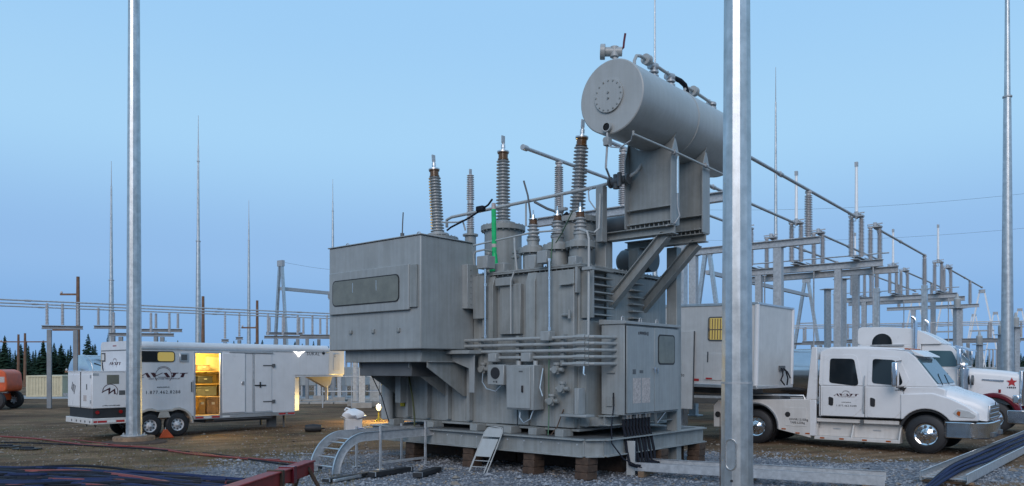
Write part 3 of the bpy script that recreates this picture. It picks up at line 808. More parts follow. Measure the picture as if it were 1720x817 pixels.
mb = MB().box(-2.28, -1.52, -.02, .32, 1.33, 2.27).build('marshalling_box', 'paint2', tr, .012, 1)
MB().box(-2.24, -1.60, -.045, -.02, 1.36, 2.23).build('door', 'paint2', mb, .008, 1)
m = MB(); m.box(-1.82, -1.78, -.075, -.045, 1.70, 1.84); m.build('handle', 'black', mb, .004, 1)
MB().box(-1.90, -1.80, -.05, -.046, 2.12, 2.15).build('nameplate', 'darkgrey', mb)
for x in (-2.1, -1.65): MB().cyl((x, .2, 2.27), (x, .2, 2.36), .05, n=10).build('cable_gland', 'paint3', mb)
elbowpipe([(-2.0, .12, 1.34), (-1.98, .08, 1.16), (-1.85, .05, 1.05), (-1.68, .06, 1.14), (-1.64, .12, 1.34)], .014, 'alu', 'flexible_conduit')
elbowpipe([(-2.1, .14, 1.34), (-2.1, .14, .98)], .01, 'cable', 'flexible_conduit')
elbowpipe([(-3.2, .25, 2.1), (-3.1, .12, 1.9), (-2.95, .1, 1.75), (-2.7, .12, 1.70), (-2.55, .14, 1.84)], .012, 'alu', 'flexible_conduit')
elbowpipe([(-1.45, .2, 2.2), (-1.47, .12, 1.8), (-1.40, .12, 1.62)], .016, 'alu', 'flexible_conduit')
elbowpipe([(-.42, .22, 2.26), (-.42, .20, 2.10), (-.38, .2, 2.06)], .02, 'bright', 'drain_pipe')

# --- control cabinet on the near end
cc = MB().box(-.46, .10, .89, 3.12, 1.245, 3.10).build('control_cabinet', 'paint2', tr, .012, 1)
MB().prism([(-.50, 3.10), (.15, 3.10), (.15, 3.16), (-.46, 3.21), (-.50, 3.21)], 'y', .86, 3.16).build('roof_cap', 'paint2', cc, .008, 1)
MB().box(.10, .108, .92, 3.09, 1.27, 3.075).build('door_gasket', 'black', cc)
for y0, y1, nm in ((.935, 2.02, 'door'), (2.03, 3.08, 'door')):
    MB().box(.108, .135, y0, y1, 1.28, 3.065).build(nm, 'paint2', cc, .008, 1)
wf = MB().prism(rrect(2.17, 2.90, 2.28, 2.93, .09, 5), 'x', .132, .142).build('window_gasket', 'black', cc)
MB().prism(rrect(2.20, 2.87, 2.31, 2.90, .075, 5), 'x', .136, .146).build('window_pane', 'panelglass', wf)
m = MB()
for y, z in ((1.98, 2.2), (2.10, 2.18)): m.cyl((.135, y, z), (.165, y, z), .025); m.box(.165, .18, y - .012, y + .012, z - .09, z + .02)
m.build('handle', 'chrome', cc)
for y0, y1 in ((1.17, 1.47), (1.52, 1.84)):
    MB().box(.135, .139, y0, y1, 1.48, 2.0).build('placard', 'paper', cc)
for y0, y1, z0, z1 in ((1.15, 1.27, 2.08, 2.18), (1.42, 1.56, 2.10, 2.16)):
    MB().box(.135, .139, y0, y1, z0, z1).build('nameplate', 'darkgrey', cc)
put('lettering', marks_mesh(.42, .09, 7, 9), cc, (.139, 1.58, 2.93), (0, 0, R(90)))
for y in (1.3, 2.0, 2.7):
    MB().tube([(-.2, y - .05, 3.2), (-.2, y - .04, 3.27), (-.2, y, 3.29), (-.2, y + .04, 3.27), (-.2, y + .05, 3.2)], .012, 6).build('lifting_eye', 'galv', cc)
m = MB(); m.box(-.32, -.18, .86, .89, 1.42, 1.62); m.build('nameplate', 'paint', cc, .004, 1)
MB().box(-.30, -.12, .85, .89, 2.1, 2.14).build('vent', 'paint', cc, .003, 1)
m = MB(); m.ibeam((-.20, .60, 1.14), (-.20, 3.15, 1.14), .30, .20, .02); m.bar((-.76, .75, 1.10), (-.2, .75, 1.10), .12, .18); m.bar((-.76, 2.9, 1.10), (-.2, 2.9, 1.10), .12, .18)
m.build('cabinet_shelf', 'paint', cc, .003, 1)
for i in range(9):
    y = 1.02 + i * .125
    elbowpipe([(.0, y, 1.26), (.0, y, .98), (.03, y + .01, .85), (.08 + .02 * (i % 3), y, .5), (.16, y - .02, .25), (.35, y - .05, .22)], .03, 'cable', 'control_cable', n=8)
    MB().cyl((.0, y, 1.16), (.0, y, 1.25), .04, n=10).build('cable_gland', 'chrome' if i % 3 else 'darkgrey', tr)
m = MB(); m.bar((.05, 2.2, 1.24), (-.05, 2.42, 1.0), .05, .02); m.bar((-.05, 2.42, 1.0), (.05, 2.62, 1.24), .05, .02); m.build('cable_bracket', 'alu', tr)
elbowpipe([(-.15, .87, 1.7), (-.12, .84, 1.45), (-.02, .6, 1.0), (.12, .4, .72), (.25, .62, .4), (.5, .9, .22)], .014, 'cable', 'control_cable', n=6)

# --- timber cribbing under the skid
G = 'timber blocks under the transformer skid'
wb = [(-.30, .12, 'front right corner timber block under the transformer skid, nearest the camera'),
      (-1.64, .12, 'timber block under the skid between the folding chair and the corner block'),
      (-3.4, .12, 'timber block under the skid behind the folding chair'),
      (-5.3, .12, 'timber block under the skid behind the curved cable tray'),
      (-.02, 2.45, 'rusty timber block under the skid below the control cabinet'),
      (-.02, 4.2, 'timber block at the rear right corner of the skid'),
      (-3.4, 4.4, 'timber block under the rear of the skid, middle'),
      (-6.4, 4.4, 'timber block at the rear left corner of the skid')]
m = MB()
for k in range(3): m.box(-.16 + .01 * k, .15 + .01 * k, -.17, .17, .0 + k * .149, .146 + k * .149)
wm = m.mesh('timber_block', 'rust')
for x, y, l in wb:
    o = put('timber_block', wm, None, Tw(x, y, 0), (0, 0, R(TRZ + random.uniform(-6, 6))), bevel=.012, seg=1)
    tag(o, l, 'timber block', G)

for y, l in ((1.55, 'added dark timber baulk blocking light under the middle of the transformer skid'), (4.0, 'added dark timber baulk blocking light under the rear of the transformer skid')):  # baulks added to darken the underside and close the view through
    t = thing('shade_baulk', l, 'timber', Tw(-3.2, y, 0), TRZ)
    MB().box(-3.1, -.02, -.15, .15, 0, .445).build('baulk', 'rust', t, .015, 1)
    MB().box(.02, 2.9, -.15, .15, 0, .445).build('baulk', 'rust', t, .015, 1)
# ------------------------------------------------------------------ vehicles
def body(mb, poly, yn, W):
    """solid with a side outline (x,z); near side at y=yn(z), far side mirrored at W-yn(z)"""
    a = sum(poly[i][0] * poly[(i + 1) % len(poly)][1] - poly[(i + 1) % len(poly)][0] * poly[i][1] for i in range(len(poly)))
    if a < 0: poly = poly[::-1]
    n = len(poly)
    mb.add([(x, yn(z), z) for x, z in poly] + [(x, W - yn(z), z) for x, z in poly],
           [tuple(range(n)), tuple(range(2 * n - 1, n - 1, -1))] + [(i, n + i, n + (i + 1) % n, (i + 1) % n) for i in range(n)])
    return mb
def plate(mb, poly, yn, t0, t1):
    """thin panel following the near side, from t0 proud to t1 deep"""
    a = sum(poly[i][0] * poly[(i + 1) % len(poly)][1] - poly[(i + 1) % len(poly)][0] * poly[i][1] for i in range(len(poly)))
    if a < 0: poly = poly[::-1]
    n = len(poly)
    mb.add([(x, yn(z) - t0, z) for x, z in poly] + [(x, yn(z) + t1, z) for x, z in poly],
           [tuple(range(n)), tuple(range(2 * n - 1, n - 1, -1))] + [(i, n + i, n + (i + 1) % n, (i + 1) % n) for i in range(n)])
    return mb
def soften(poly, r, n=3):
    """round the corners of a 2-D outline"""
    out = []
    for i, p in enumerate(poly):
        a, b = Vector(poly[i - 1]), Vector(poly[(i + 1) % len(poly)]); p = Vector(p)
        ra = min(r, (a - p).length * .45); rb = min(r, (b - p).length * .45)
        p0 = p + (a - p).normalized() * ra; p1 = p + (b - p).normalized() * rb
        for k in range(n + 1):
            t = k / n
            q = p0 * (1 - t) ** 2 + p * 2 * t * (1 - t) + p1 * t * t
            out.append((q.x, q.y))
    return out

WH = {}
def wheel_meshes(kind, r, w, rr):
    tyre = MB()
    pr = [(rr * .98, 0.02), (rr * 1.08, 0.0), (r * .90, 0.012), (r * .975, .035), (r, .06), (r, w - .06), (r * .975, w - .035), (r * .90, w - .012), (rr * .98, w)]
    tyre.lathe(pr, 40, axis='y', caps=False)
    nt = 44
    for k in range(nt):                                     # tread blocks
        a = 2 * math.pi * k / nt
        for s in (.055, w - .085):
            c, q = math.cos(a), math.sin(a); e = .028
            v = []
            for dr in (-.004, .014):
                for (da, dy) in ((-e, 0), (e, 0), (e, .03), (-e, .03)):
                    aa = a + da / r
                    v.append(((r + dr) * math.sin(aa), s + dy, (r + dr) * math.cos(aa)))
            tyre.add(v, [(3, 2, 1, 0), (4, 5, 6, 7), (0, 1, 5, 4), (1, 2, 6, 5), (2, 3, 7, 6), (3, 0, 4, 7)])
    rim = MB()
    rim.lathe([(rr, .01), (rr * 1.0, .03), (rr * .90, .045), (rr * .86, .075), (rr * .55, .06), (rr * .40, .035), (rr * .38, .02), (rr * .22, .0), (rr * .16, -.03), (0.001, -.035)], 36, axis='y', caps=False)
    holes = MB()
    nh = 10 if kind == 'chrome' else 8
    for k in range(nh):
        a = 2 * math.pi * k / nh
        x, z = rr * .70 * math.cos(a), rr * .70 * math.sin(a)
        holes.cyl((x, .052, z), (x, .08, z), rr * .135, n=12)
    for k in range(10):
        a = 2 * math.pi * (k + .5) / 10
        x, z = rr * .33 * math.cos(a), rr * .33 * math.sin(a)
        holes.cyl((x, -.012, z), (x, .03, z), rr * .028, n=6)
    WH[kind] = (tyre.mesh('wheel', 'black', 30), rim.mesh('rim', 'chrome' if kind == 'chrome' else 'white2', 30), holes.mesh('hand_holes', 'darkgrey'), rr)
wheel_meshes('chrome', .485, .30, .285)
wheel_meshes('steel', .375, .24, .205)
def wheel(parent, kind, x, y, z, s=1.0, flip=False):
    t, r, h, _ = WH[kind]
    o = put('wheel', t, parent, (x, y, z), (0, random.uniform(0, 6), R(180) if flip else 0), (s, s, s))
    put('rim', r, o); put('hand_holes', h, o)['kind'] = 'stuff'
    return o
def text_on(key, parent, loc, s=1.0, rz=0):
    me = TX[key] if isinstance(key, str) else key
    if key == 'logo' or not isinstance(key, str):
        return put('lettering', me, parent, loc, (0, 0, R(rz)), (s, 1, s))
    return put('lettering', me, parent, loc, (R(90), 0, R(rz)), (s, s, 1))

# ------------------------------------------------------------------ gooseneck work trailer
gt = thing('gooseneck_trailer', 'white gooseneck work trailer with its side door open and warm light inside', 'trailer', (-11.19, 25.25, 0), 48)
W_ = 2.2
def wall(poly, y0, y1, name='side_wall', mt='white2', par=gt): return MB().prism(poly, 'y', y0, y1).build(name, mt, par, .004, 1)
X0, XE, XN = -1.09, 4.81, 6.29
ar = arc(-.44, .40, .47, 180, 60, 6) + arc(.45, .40, .47, 120, 0, 6)
wall([(X0, .62), (X0, 2.84), (1.05, 2.84), (1.05, .62)] + [(.94, .62)] + [(x, z + .06) for x, z in reversed(ar) if z > .5] + [(-.93, .62)], 0, .035)
wall([(1.05, 2.70), (1.05, 2.84), (1.90, 2.84), (1.90, 2.70)], 0, .035)
wall([(1.90, .62), (1.90, 2.84), (XN, 2.84), (XN, 1.95), (XE, 1.95), (XE, .62)], 0, .035)
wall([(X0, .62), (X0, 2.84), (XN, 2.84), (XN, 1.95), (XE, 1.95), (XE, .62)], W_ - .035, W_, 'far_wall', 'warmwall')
MB().box(X0, X0 + .035, .035, W_ - .035, .62, 2.84).build('rear_wall', 'white2', gt)
MB().box(XE - .035, XE, .035, W_ - .035, .62, 1.95).build('front_wall', 'white2', gt)
MB().box(X0 + .035, XE, .035, W_ - .035, .56, .62).build('floor', 'wood', gt)
rp = [(0, 2.84)] + arc(.16, 2.88, .18, 178, 95, 6) + arc(W_ - .16, 2.88, .18, 85, 2, 6) + [(W_, 2.84)]
MB().prism([(y, z) for y, z in rp], 'x', X0, XN).build('roof', 'white2', gt)
MB().box(X0, XN, -.02, .0, 2.80, 2.86).build('roof_trim', 'alu', gt, .004, 1)
# V nose over the hitch
nz_ = MB(); nz_.prism([(XN, 0), (7.55, .75), (7.70, 1.1), (7.55, W_ - .75), (XN, W_)], 'z', 1.95, 2.95)
no = nz_.build('nose', 'white2', gt, .03)
MB().prism([(XE, .02), (XN, .02), (7.5, .77), (7.62, 1.1), (7.5, W_ - .77), (XN, W_ - .02), (XE, W_ - .02)], 'z', 1.88, 1.948).build('neck_floor', 'white2', gt, .006, 1)
dv = Vector((7.55 - XN, .75, 0)).normalized(); nn = Vector((dv.y, -dv.x, 0))
m = MB()
p0 = Vector((XN, 0, 0)) + dv * .42 + nn * .004; p1 = Vector((XN, 0, 0)) + dv * .98 + nn * .004
m.add([p0 + Vector((0, 0, 2.12)), p1 + Vector((0, 0, 2.12)), p1 + Vector((0, 0, 2.76)), p0 + Vector((0, 0, 2.76)), p0 + nn * .012 + Vector((0, 0, 2.12)), p1 + nn * .012 + Vector((0, 0, 2.12)), p1 + nn * .012 + Vector((0, 0, 2.76)), p0 + nn * .012 + Vector((0, 0, 2.76))], [(4, 5, 6, 7), (0, 1, 5, 4), (1, 2, 6, 5), (2, 3, 7, 6), (3, 0, 4, 7)])
h = m.build('hatch', 'offwhite', no, .004, 1)
m = MB(); m.bar(p0 + Vector((.06, .02, 2.72)), p1 + Vector((-.06, .02, 2.72)), .03, .02); m.bar(p0 + Vector((.06, .02, 2.65)), p1 + Vector((-.06, .02, 2.65)), .03, .02); m.build('hatch_vent', 'darkgrey', h)
m = MB(); m.cyl((6.95, 1.1, 1.80), (6.95, 1.1, .95), .06); m.prism([(6.0, 1.88), (7.15, 1.88), (7.05, 1.55), (6.85, 1.45)], 'y', .98, 1.22)
m.build('hitch', 'offwhite', gt, .01, 1)
MB().prism([(4.812, .0), (5.16, .25), (5.24, 1.1), (5.16, 1.95), (4.812, 2.2)], 'z', .62, 1.878).build('lower_nose', 'white2', gt, .015, 1)
for y in (.3, 1.9): MB().cyl((4.55, y, .05), (4.55, y, .62), .045).build('jack_leg', 'darkgrey', gt)
MB().box(3.95, 4.25, .3, .5, .08, .5).build('stabiliser', 'darkgrey', gt, .01, 1)
# wheels and fender
for x in (-.44, .45):
    wheel(gt, 'steel', x, -.03, .375); wheel(gt, 'steel', x, W_ + .03, .375, 1, True)
outer = arc(-.44, .40, .52, 180, 62, 10) + arc(.45, .40, .52, 118, 0, 10)
inner = arc(.45, .40, .455, 0, 115, 10) + arc(-.44, .40, .455, 65, 180, 10)
MB().prism(outer + inner, 'y', -.05, .25).build('fender', 'dusty', gt, .006, 1)
m = MB(); m.box(-1.02, 1.02, .28, .31, .56, .98); m.box(-1.02, 1.02, .036, .31, .98, 1.0); m.build('wheel_box', 'darkgrey', gt)
m = MB(); m.prism([(-.2, .62), (.2, .62), (.12, .84), (-.12, .84)], 'y', -.045, -.02); m.build('fender_skirt', 'dusty', gt)
MB().box(.98, XE, -.018, 0, .50, .62).build('sill_rail', 'alu', gt, .004, 1)
for x0, mt in ((1.05, 'tapered'), (1.32, 'tapewhite'), (1.62, 'tapered'), (2.0, 'tapewhite'), (4.15, 'tapered'), (4.52, 'tapered')):
    MB().box(x0, x0 + .27, -.024, -.018, .535, .59).build('reflector_tape', mt, gt)
MB().box(1.5, 4.0, .2, 2.0, .36, .56).build('chassis', 'darkgrey', gt)
m = MB(); m.box(1.7, 3.9, .02, .08, .44, .48); m.build('step_rail', 'darkgrey', gt)
# windows, vent, doors
wf = MB().prism(rrect(-.95, .36, 2.40, 2.75, .10, 5), 'y', -.014, 0).build('window_frame', 'black', gt)
MB().prism(rrect(-.92, -.22, 2.43, 2.72, .07, 4), 'y', -.018, -.012).build('window_pane', 'glass', wf)
MB().prism(rrect(-.20, .33, 2.43, 2.72, .07, 4), 'y', -.018, -.012).build('window_pane', 'litpane', wf)
v = MB().box(.51, .81, -.03, 0, 2.41, 2.70).build('roof_vent', 'alu', gt, .01, 1)
MB().box(.56, .76, -.034, -.028, 2.46, 2.65).build('vent_grille', 'darkgrey', v)
m = MB(); m.box(.99, 1.05, -.02, 0, .62, 2.76); m.box(1.90, 1.96, -.03, 0, .62, 2.76); m.box(1.05, 1.90, -.02, 0, 2.70, 2.76); m.build('door_frame', 'alu', gt, .004, 1)
sdr = MB().box(1.97, 2.82, -.045, -.006, .68, 2.72).build('sliding_door', 'white', gt, .012, 1)
MB().box(2.68, 2.78, -.06, -.045, 1.62, 1.76).build('door_handle', 'chrome', sdr, .006, 1)
MB().box(2.25, 3.9, -.05, -.012, 2.735, 2.775).build('door_track', 'galv', gt, .003, 1)
MB().box(1.97, 3.9, -.03, -.004, .625, .665).build('door_track', 'galv', gt, .003, 1)
MB().box(2.86, 3.10, -.012, 0, .68, 2.70).build('fixed_panel', 'white2', gt, .004, 1)
hd = MB().box(3.20, 3.86, -.02, -.002, .68, 2.70).build('hinged_door', 'white2', gt, .008, 1)
MB().box(3.12, 3.18, -.025, 0, .66, 2.73).build('door_post', 'galv', gt, .004, 1)
for z in (1.02, 2.30):
    m = MB(); m.box(3.52, 3.98, -.032, -.016, z - .02, z + .02); m.box(3.88, 3.99, -.04, -.02, z - .06, z + .06); m.build('hinge', 'darkgrey', hd)
m = MB(); m.box(3.2, 3.62, -.045, -.02, 1.58, 1.62); m.box(3.38, 3.42, -.05, -.02, 1.52, 1.72); m.build('door_latch', 'black', hd)
m = MB(); m.tube([(-.0 + .96, -.012, 1.4), (.96, -.012, 1.8)], .018, 6); m.build('grab_rail', 'galv', gt)
MB().box(.90, 1.0, -.012, 0, 1.42, 1.75).build('warning_sticker', 'darkgrey', gt)
# porch lamp: its V of light on the wall, made as a glowing plate
m = MB(); m.prism([(4.72, 2.82), (4.80, 2.80), (4.88, 2.74), (4.98, 2.62), (5.08, 2.75), (5.24, 2.83), (5.10, 2.815), (4.98, 2.79), (4.88, 2.805)], 'y', -.03, -.004); m.build('porch_lamp_glow', 'lamp_glow', gt)
MB().lathe([(.06, -.02), (.06, -.004)], 14, (6.05, 0, 2.78), 'y').build('marker_lamp', 'black', gt)
text_on('sukal', gt, (5.60, -.004, 2.74), 1.0)
text_on('logo', gt, (.02, -.004, 1.98), 1.55)
text_on('sub', gt, (.02, -.004, 1.865), .80)
text_on('web', gt, (-.02, -.004, 1.60), 1.0)
text_on('phone', gt, (-.02, -.004, 1.43), 1.0)
# rear wall lettering and lamps (rear wall faces -X)
def rear(me, y, z, s): return put('lettering', me, gt, (X0 - .003, y, z), (0, 0, R(-90)) if me is TX['logo'] else (R(90), 0, R(-90)), (s, 1, s) if me is TX['logo'] else (s, s, 1))
rear(TX['logo'], 1.05, 2.35, .95); rear(TX['phone'], 1.05, 2.0, .55); rear(TX['web'], 1.05, 2.10, .6)
for y in (.98, 1.08, 1.18): MB().box(X0 - .01, X0, y - .025, y + .025, 2.90, 2.94).build('marker_lamp', 'lens_red', gt)
MB().box(X0 - .012, X0, .06, W_ - .06, 2.76, 2.785).build('rear_seam', 'darkgrey', gt)
m = MB(); m.box(X0 - .02, X0, 1.82, 2.12, 2.42, 2.70); f = m.build('rear_window', 'black', gt, .006, 1); MB().box(X0 - .026, X0 - .018, 1.86, 2.08, 2.46, 2.66).build('window_pane', 'offwhite', f)
MB().tube([(X0 - .02, 2.05, 2.4), (X0 - .03, 1.98, 2.2), (X0 - .02, 1.85, 1.95)], .014, 6).build('cable', 'cable', gt)
# generator platform behind the rear wall
gn = MB().box(-2.14, -1.14, .05, 2.05, .98, 2.09).build('generator_housing', 'white', gt, .02)
MB().box(-2.15, -1.13, .04, 2.06, 2.09, 2.12).build('housing_lid', 'white2', gn, .006, 1)
MB().box(-2.144, -2.136, .93, 1.0, .98, 2.09).build('door_gap', 'black', gn)
for y0, y1 in ((.10, .90), (1.03, 2.0)): MB().box(-2.155, -2.14, y0, y1, 1.02, 2.0).build('access_door', 'white', gn, .006, 1)
MB().box(-2.16, -2.155, .45, .7, 1.2, 1.38).build('nameplate', 'paper', gn)
for z in (1.14, 1.9): MB().box(-2.165, -2.14, .10, .17, z, z + .10).build('latch', 'galv', gn)
MB().box(-2.16, -2.155, .40, .47, 1.55, 1.72).build('latch', 'darkgrey', gn)
put('lettering', marks_mesh(.35, .35, 4, 3), gn, (-2.157, 1.5, 1.6), (0, R(25), R(-90)))
MB().box(-1.72, -1.36, .044, .05, 1.72, 2.0).build('control_window', 'panelglass', gn, .003, 1)
MB().box(-1.36, -1.18, .044, .05, 1.38, 1.52).build('nameplate', 'darkgrey', gn)
MB().box(-2.12, -1.95, .044, .05, 1.98, 2.05).build('latch', 'galv', gn)
m = MB()
k = 1 / 850.
def gp(*pts): m.prism([((x - 470) * .0088 * .2, (265 - y) * .0088 * .2) for x, y in pts], 'y', -.001, .001)
gp((400, 282), (410, 270), (468, 240), (472, 250), (466, 278), (508, 248), (512, 290), (524, 292), (500, 296), (498, 268), (455, 298), (456, 258))
for j in range(20):
    o = arc(470, -272, 62, -30, 190, 20); i = arc(470, -272, 57, -30, 190, 20)
    gp(*[(p[0], -p[1]) for p in (o[j], o[j + 1], i[j + 1], i[j])])
put('emblem', m.mesh('emblem', 'decal', 0), gn, (-1.62, .046, 1.52), None, (2.1, 1, 2.1))
put('lettering', marks_mesh(.48, .035, 14, 8), gn, (-1.60, .046, 1.06))
bs = MB().box(-2.10, -1.12, .09, 2.0, .68, .98).build('generator_base', 'black', gt)
for x in (-1.98, -1.3): MB().lathe([(.055, .0), (.055, .03)], 14, (x, .06, .86), 'y').build('tail_lamp', 'lens_red', bs)
bm = MB().box(-2.18, -1.06, .0, 2.12, .50, .68).build('bumper', 'offwhite', gt, .01, 1)
for x0, mt in ((-2.12, 'tapered'), (-2.0, 'tapered'), (-1.72, 'tapewhite'), (-1.48, 'tapered'), (-1.2, 'tapewhite')):
    MB().box(x0, x0 + (.1 if x0 == -2.12 else .26), -.006, 0, .55, .61).build('reflector_tape', mt, bm)
for y in (.12, .5, .85, 1.2, 1.6): MB().cyl((-2.18, y, .58), (-2.19, y, .58), .035, n=10).build('bumper_socket', 'darkgrey', bm)
for y in (.3, 1.0): MB().tube([(-2.0, y, .5), (-1.95, y, .40), (-1.9, y + .1, .5)], .012, 5).build('safety_chain', 'darkgrey', bm)
# things seen through the open door
def shelf_unit(): 
    s = thing('shelf_unit', 'wooden shelf inside the open trailer door', 'shelf', gt.matrix_basis @ Vector((2.35, 1.75, .62)), 48)
    for z in (.55, 1.0, 1.45): MB().box(-.75, .55, -.25, .3, z, z + .035).build('shelf', 'gold', s)
    for x in (-.72, .5): MB().box(x, x + .05, -.22, .28, 0, 1.5).build('upright', 'gold', s)
    return s
shelf_unit()
def tw(x, y, z): return gt.matrix_basis @ Vector((x, y, z))
for i, (x, y, z, sx, sy, sz, mt, l) in enumerate([
        (2.15, 1.7, 1.66, .55, .4, .26, 'black', 'black equipment case on the middle shelf inside the trailer'),
        (2.2, 1.7, 1.21, .75, .4, .34, 'darkgrey', 'grey tool case on the lower shelf inside the trailer'),
        (2.1, 1.7, 2.11, .45, .4, .22, 'wood', 'brown bundle on the top shelf inside the trailer'),
        (1.66, .95, .62, .24, .4, .62, 'gold', 'narrow yellow-brown cupboard standing just inside the trailer door'),
        (2.02, .95, .62, .40, .5, .60, 'wood', 'wooden crate standing on the trailer floor by the door')]):
    b_ = thing('equipment_case' if i < 3 else 'crate', l, 'case' if i < 3 else 'crate', tw(x, y, z), 48)
    MB().box(-sx / 2, sx / 2, -sy / 2, sy / 2, 0, sz * .86).build('case_body', mt, b_, .02)
    MB().box(-sx / 2 - .01, sx / 2 + .01, -sy / 2 - .01, sy / 2 + .01, sz * .86, sz).build('lid', mt, b_, .012)
    MB().box(-.05, .05, -sy / 2 - .025, -sy / 2, sz * .55, sz * .68).build('handle', 'galv', b_)
cbk = thing('wall_cabinet', 'pale wall cabinet hung at the back of the lit trailer', 'cabinet', tw(2.75, 2.02, 2.0), 48)
MB().box(-.35, .3, -.12, .14, 0, .62).build('case_body', 'cream', cbk, .01); MB().box(-.31, .26, -.14, -.12, .04, .58).build('door', 'cream', cbk, .006)
ld = bpy.data.lights.new('trailer_lamp', 'POINT'); ld.energy = 240; ld.color = (1.0, .70, .20); ld.shadow_soft_size = .12
lo = bpy.data.objects.new('trailer_lamp', ld); COL.objects.link(lo); lo.location = tw(1.6, .9, 2.62)
cl = thing('ceiling_lamp', 'small ceiling lamp lighting the inside of the trailer', 'lamp', tw(1.6, .9, 2.80), 48)
MB().box(-.2, .2, -.06, .06, 0, .035).build('housing', 'white2', cl); MB().box(-.18, .18, -.05, .05, -.015, 0).build('diffuser', 'lamp_glow', cl)

# wheel chock by the trailer tyre
ch = thing('wheel_chock', 'orange wedge wheel chock under the trailer tyre', 'wheel chock', (-10.95, 24.95, 0), 30)
m = MB().prism([(-.22, 0), (.2, 0), (.0, .26), (-.1, .26)], 'y', -.1, .1); m.build('wedge', 'orange', ch, .012)
m = MB(); m.tube([(-.05, -.04, .26), (-.05, -.03, .32), (-.05, .03, .32), (-.05, .04, .26)], .01, 6); m.build('handle', 'galv', ch)

# ------------------------------------------------------------------ crew cab hauler
tk = thing('crew_cab_truck', 'white crew cab hauler truck with a low fifth wheel bed and chrome bumper', 'truck', (10.69, 20.31, 0), -39.5)
yl = lambda z: .05
yg = lambda z: .05 + (z - 1.7) * .13
W_ = 2.4
m = MB(); body(m, soften([(-2.73, .85), (-.58, .85), (-.58, 1.28), (.45, 1.28), (.45, 1.66), (.28, 1.72), (-2.73, 1.72)], .04), yl, W_)
cab = m.build('cab', 'white', tk, .03)
m = MB(); body(m, soften([(-2.73, 1.718), (.30, 1.718), (-.28, 2.50), (-.50, 2.66), (-1.6, 2.74), (-2.5, 2.76), (-2.72, 2.68)], .08), yg, W_)
m.build('cab_roof', 'white', cab, .06, 3)
m = MB(); body(m, [(-2.60, 2.74), (-.62, 2.68), (-.75, 2.74), (-1.5, 2.80), (-2.5, 2.80)], lambda z: .35, W_); m.build('roof_crown', 'white', cab, .03)
# windscreen: pane set on the sloping front
m = MB(); x0, z0, x1, z1 = .235, 1.80, -.235, 2.44; o = .012
dx, dz = .64, .80
for (ya, yb, q) in ((.17, W_ - .17, 0),):
    m.add([(x0 + .02 + o, ya - .02, z0 + o), (x0 + .02 + o, yb + .02, z0 + o), (x1 + .02 + o, yb - .05, z1 + o), (x1 + .02 + o, ya + .05, z1 + o),
           (x0 - .05, ya - .02, z0), (x0 - .05, yb + .02, z0), (x1 - .05, yb - .05, z1), (x1 - .05, ya + .05, z1)], [(0, 1, 2, 3), (7, 6, 5, 4), (0, 4, 5, 1), (1, 5, 6, 2), (2, 6, 7, 3), (3, 7, 4, 0)])
ws = m.build('windscreen', 'glass2', cab)
MB().tube([(.30, .5, 1.77), (.12, .9, 2.02), (.10, 1.0, 2.05)], .012, 6).build('wiper', 'black', ws)
MB().tube([(.30, 1.3, 1.77), (.12, 1.7, 2.02)], .012, 6).build('wiper', 'black', ws)
m = MB(); body(m, [(-.30, 2.545), (-.08, 2.50), (-.10, 2.535), (-.42, 2.70)], lambda z: .22, W_); m.build('visor', 'white', cab, .01)
for i in range(5): MB().box(-.62, -.52, .5 + i * .33, .58 + i * .33, 2.70, 2.74).build('roof_lamp', 'lens_amber', cab, .01)
# doors and windows on the near side
for nm, pl in (('rear_door', [(-2.62, .88), (-1.80, .88), (-1.56, 1.12), (-1.54, 1.70), (-2.62, 1.70)]), ('front_door', [(-1.44, .88), (-.75, .88), (-.60, 1.05), (-.52, 1.70), (-1.44, 1.70)])):
    d = MB(); plate(d, soften(pl, .05), yl, .012, .0); d = d.build(nm, 'white', cab, .006)
    hx = -2.45 if nm == 'rear_door' else -1.36
    h = MB(); plate(h, soften([(hx, 1.18), (hx + .12, 1.16), (hx + .13, 1.38), (hx, 1.42)], .04), yl, .03, -.008); h.build('door_handle', 'black', d, .01)
for nm, pl, wn_ in (('door_upper', [(-2.62, 1.73), (-1.54, 1.73), (-1.72, 2.52), (-1.82, 2.58), (-2.62, 2.58)], [(-2.44, 1.80), (-1.72, 1.72), (-1.66, 1.78), (-1.80, 2.46), (-2.44, 2.48)]), ('door_upper', [(-1.44, 1.73), (-.50, 1.73), (-.40, 1.9), (-.66, 2.50), (-1.44, 2.55)], [(-1.32, 1.80), (-.62, 1.74), (-.55, 1.82), (-.76, 2.42), (-1.32, 2.46)])):
    d = MB(); plate(d, soften(pl, .05), yg, .012, 0); d = d.build(nm, 'white', cab, .006)
    w = MB(); plate(w, soften(wn_, .08), yg, .02, -.010); w.build('window', 'glass', d)
for x in (-1.50, -2.68, -.535): MB().box(x - .008, x + .008, .042, .052, .88, 1.72).build('door_seam', 'darkgrey', cab)
MB().box(-2.66, -.6, .042, .055, .852, .878).build('sill_gap', 'black', cab)
m = MB(); m.tube([(-1.52, .03, .98), (-1.52, -.02, 1.1), (-1.50, -.0, 1.9), (-1.50, .05, 2.0)], .016, 6); m.build('grab_handle', 'galv', cab)
text_on('logo', tk, (-1.98, .034, 1.47), .66); text_on('sub', tk, (-1.98, .034, 1.415), .34); text_on('web', tk, (-1.98, .034, 1.27), .62); text_on('phone', tk, (-1.98, .034, 1.17), .48)
put('lettering', marks_mesh(.16, .035, 5, 21), cab, (-.66, .034, 1.62))
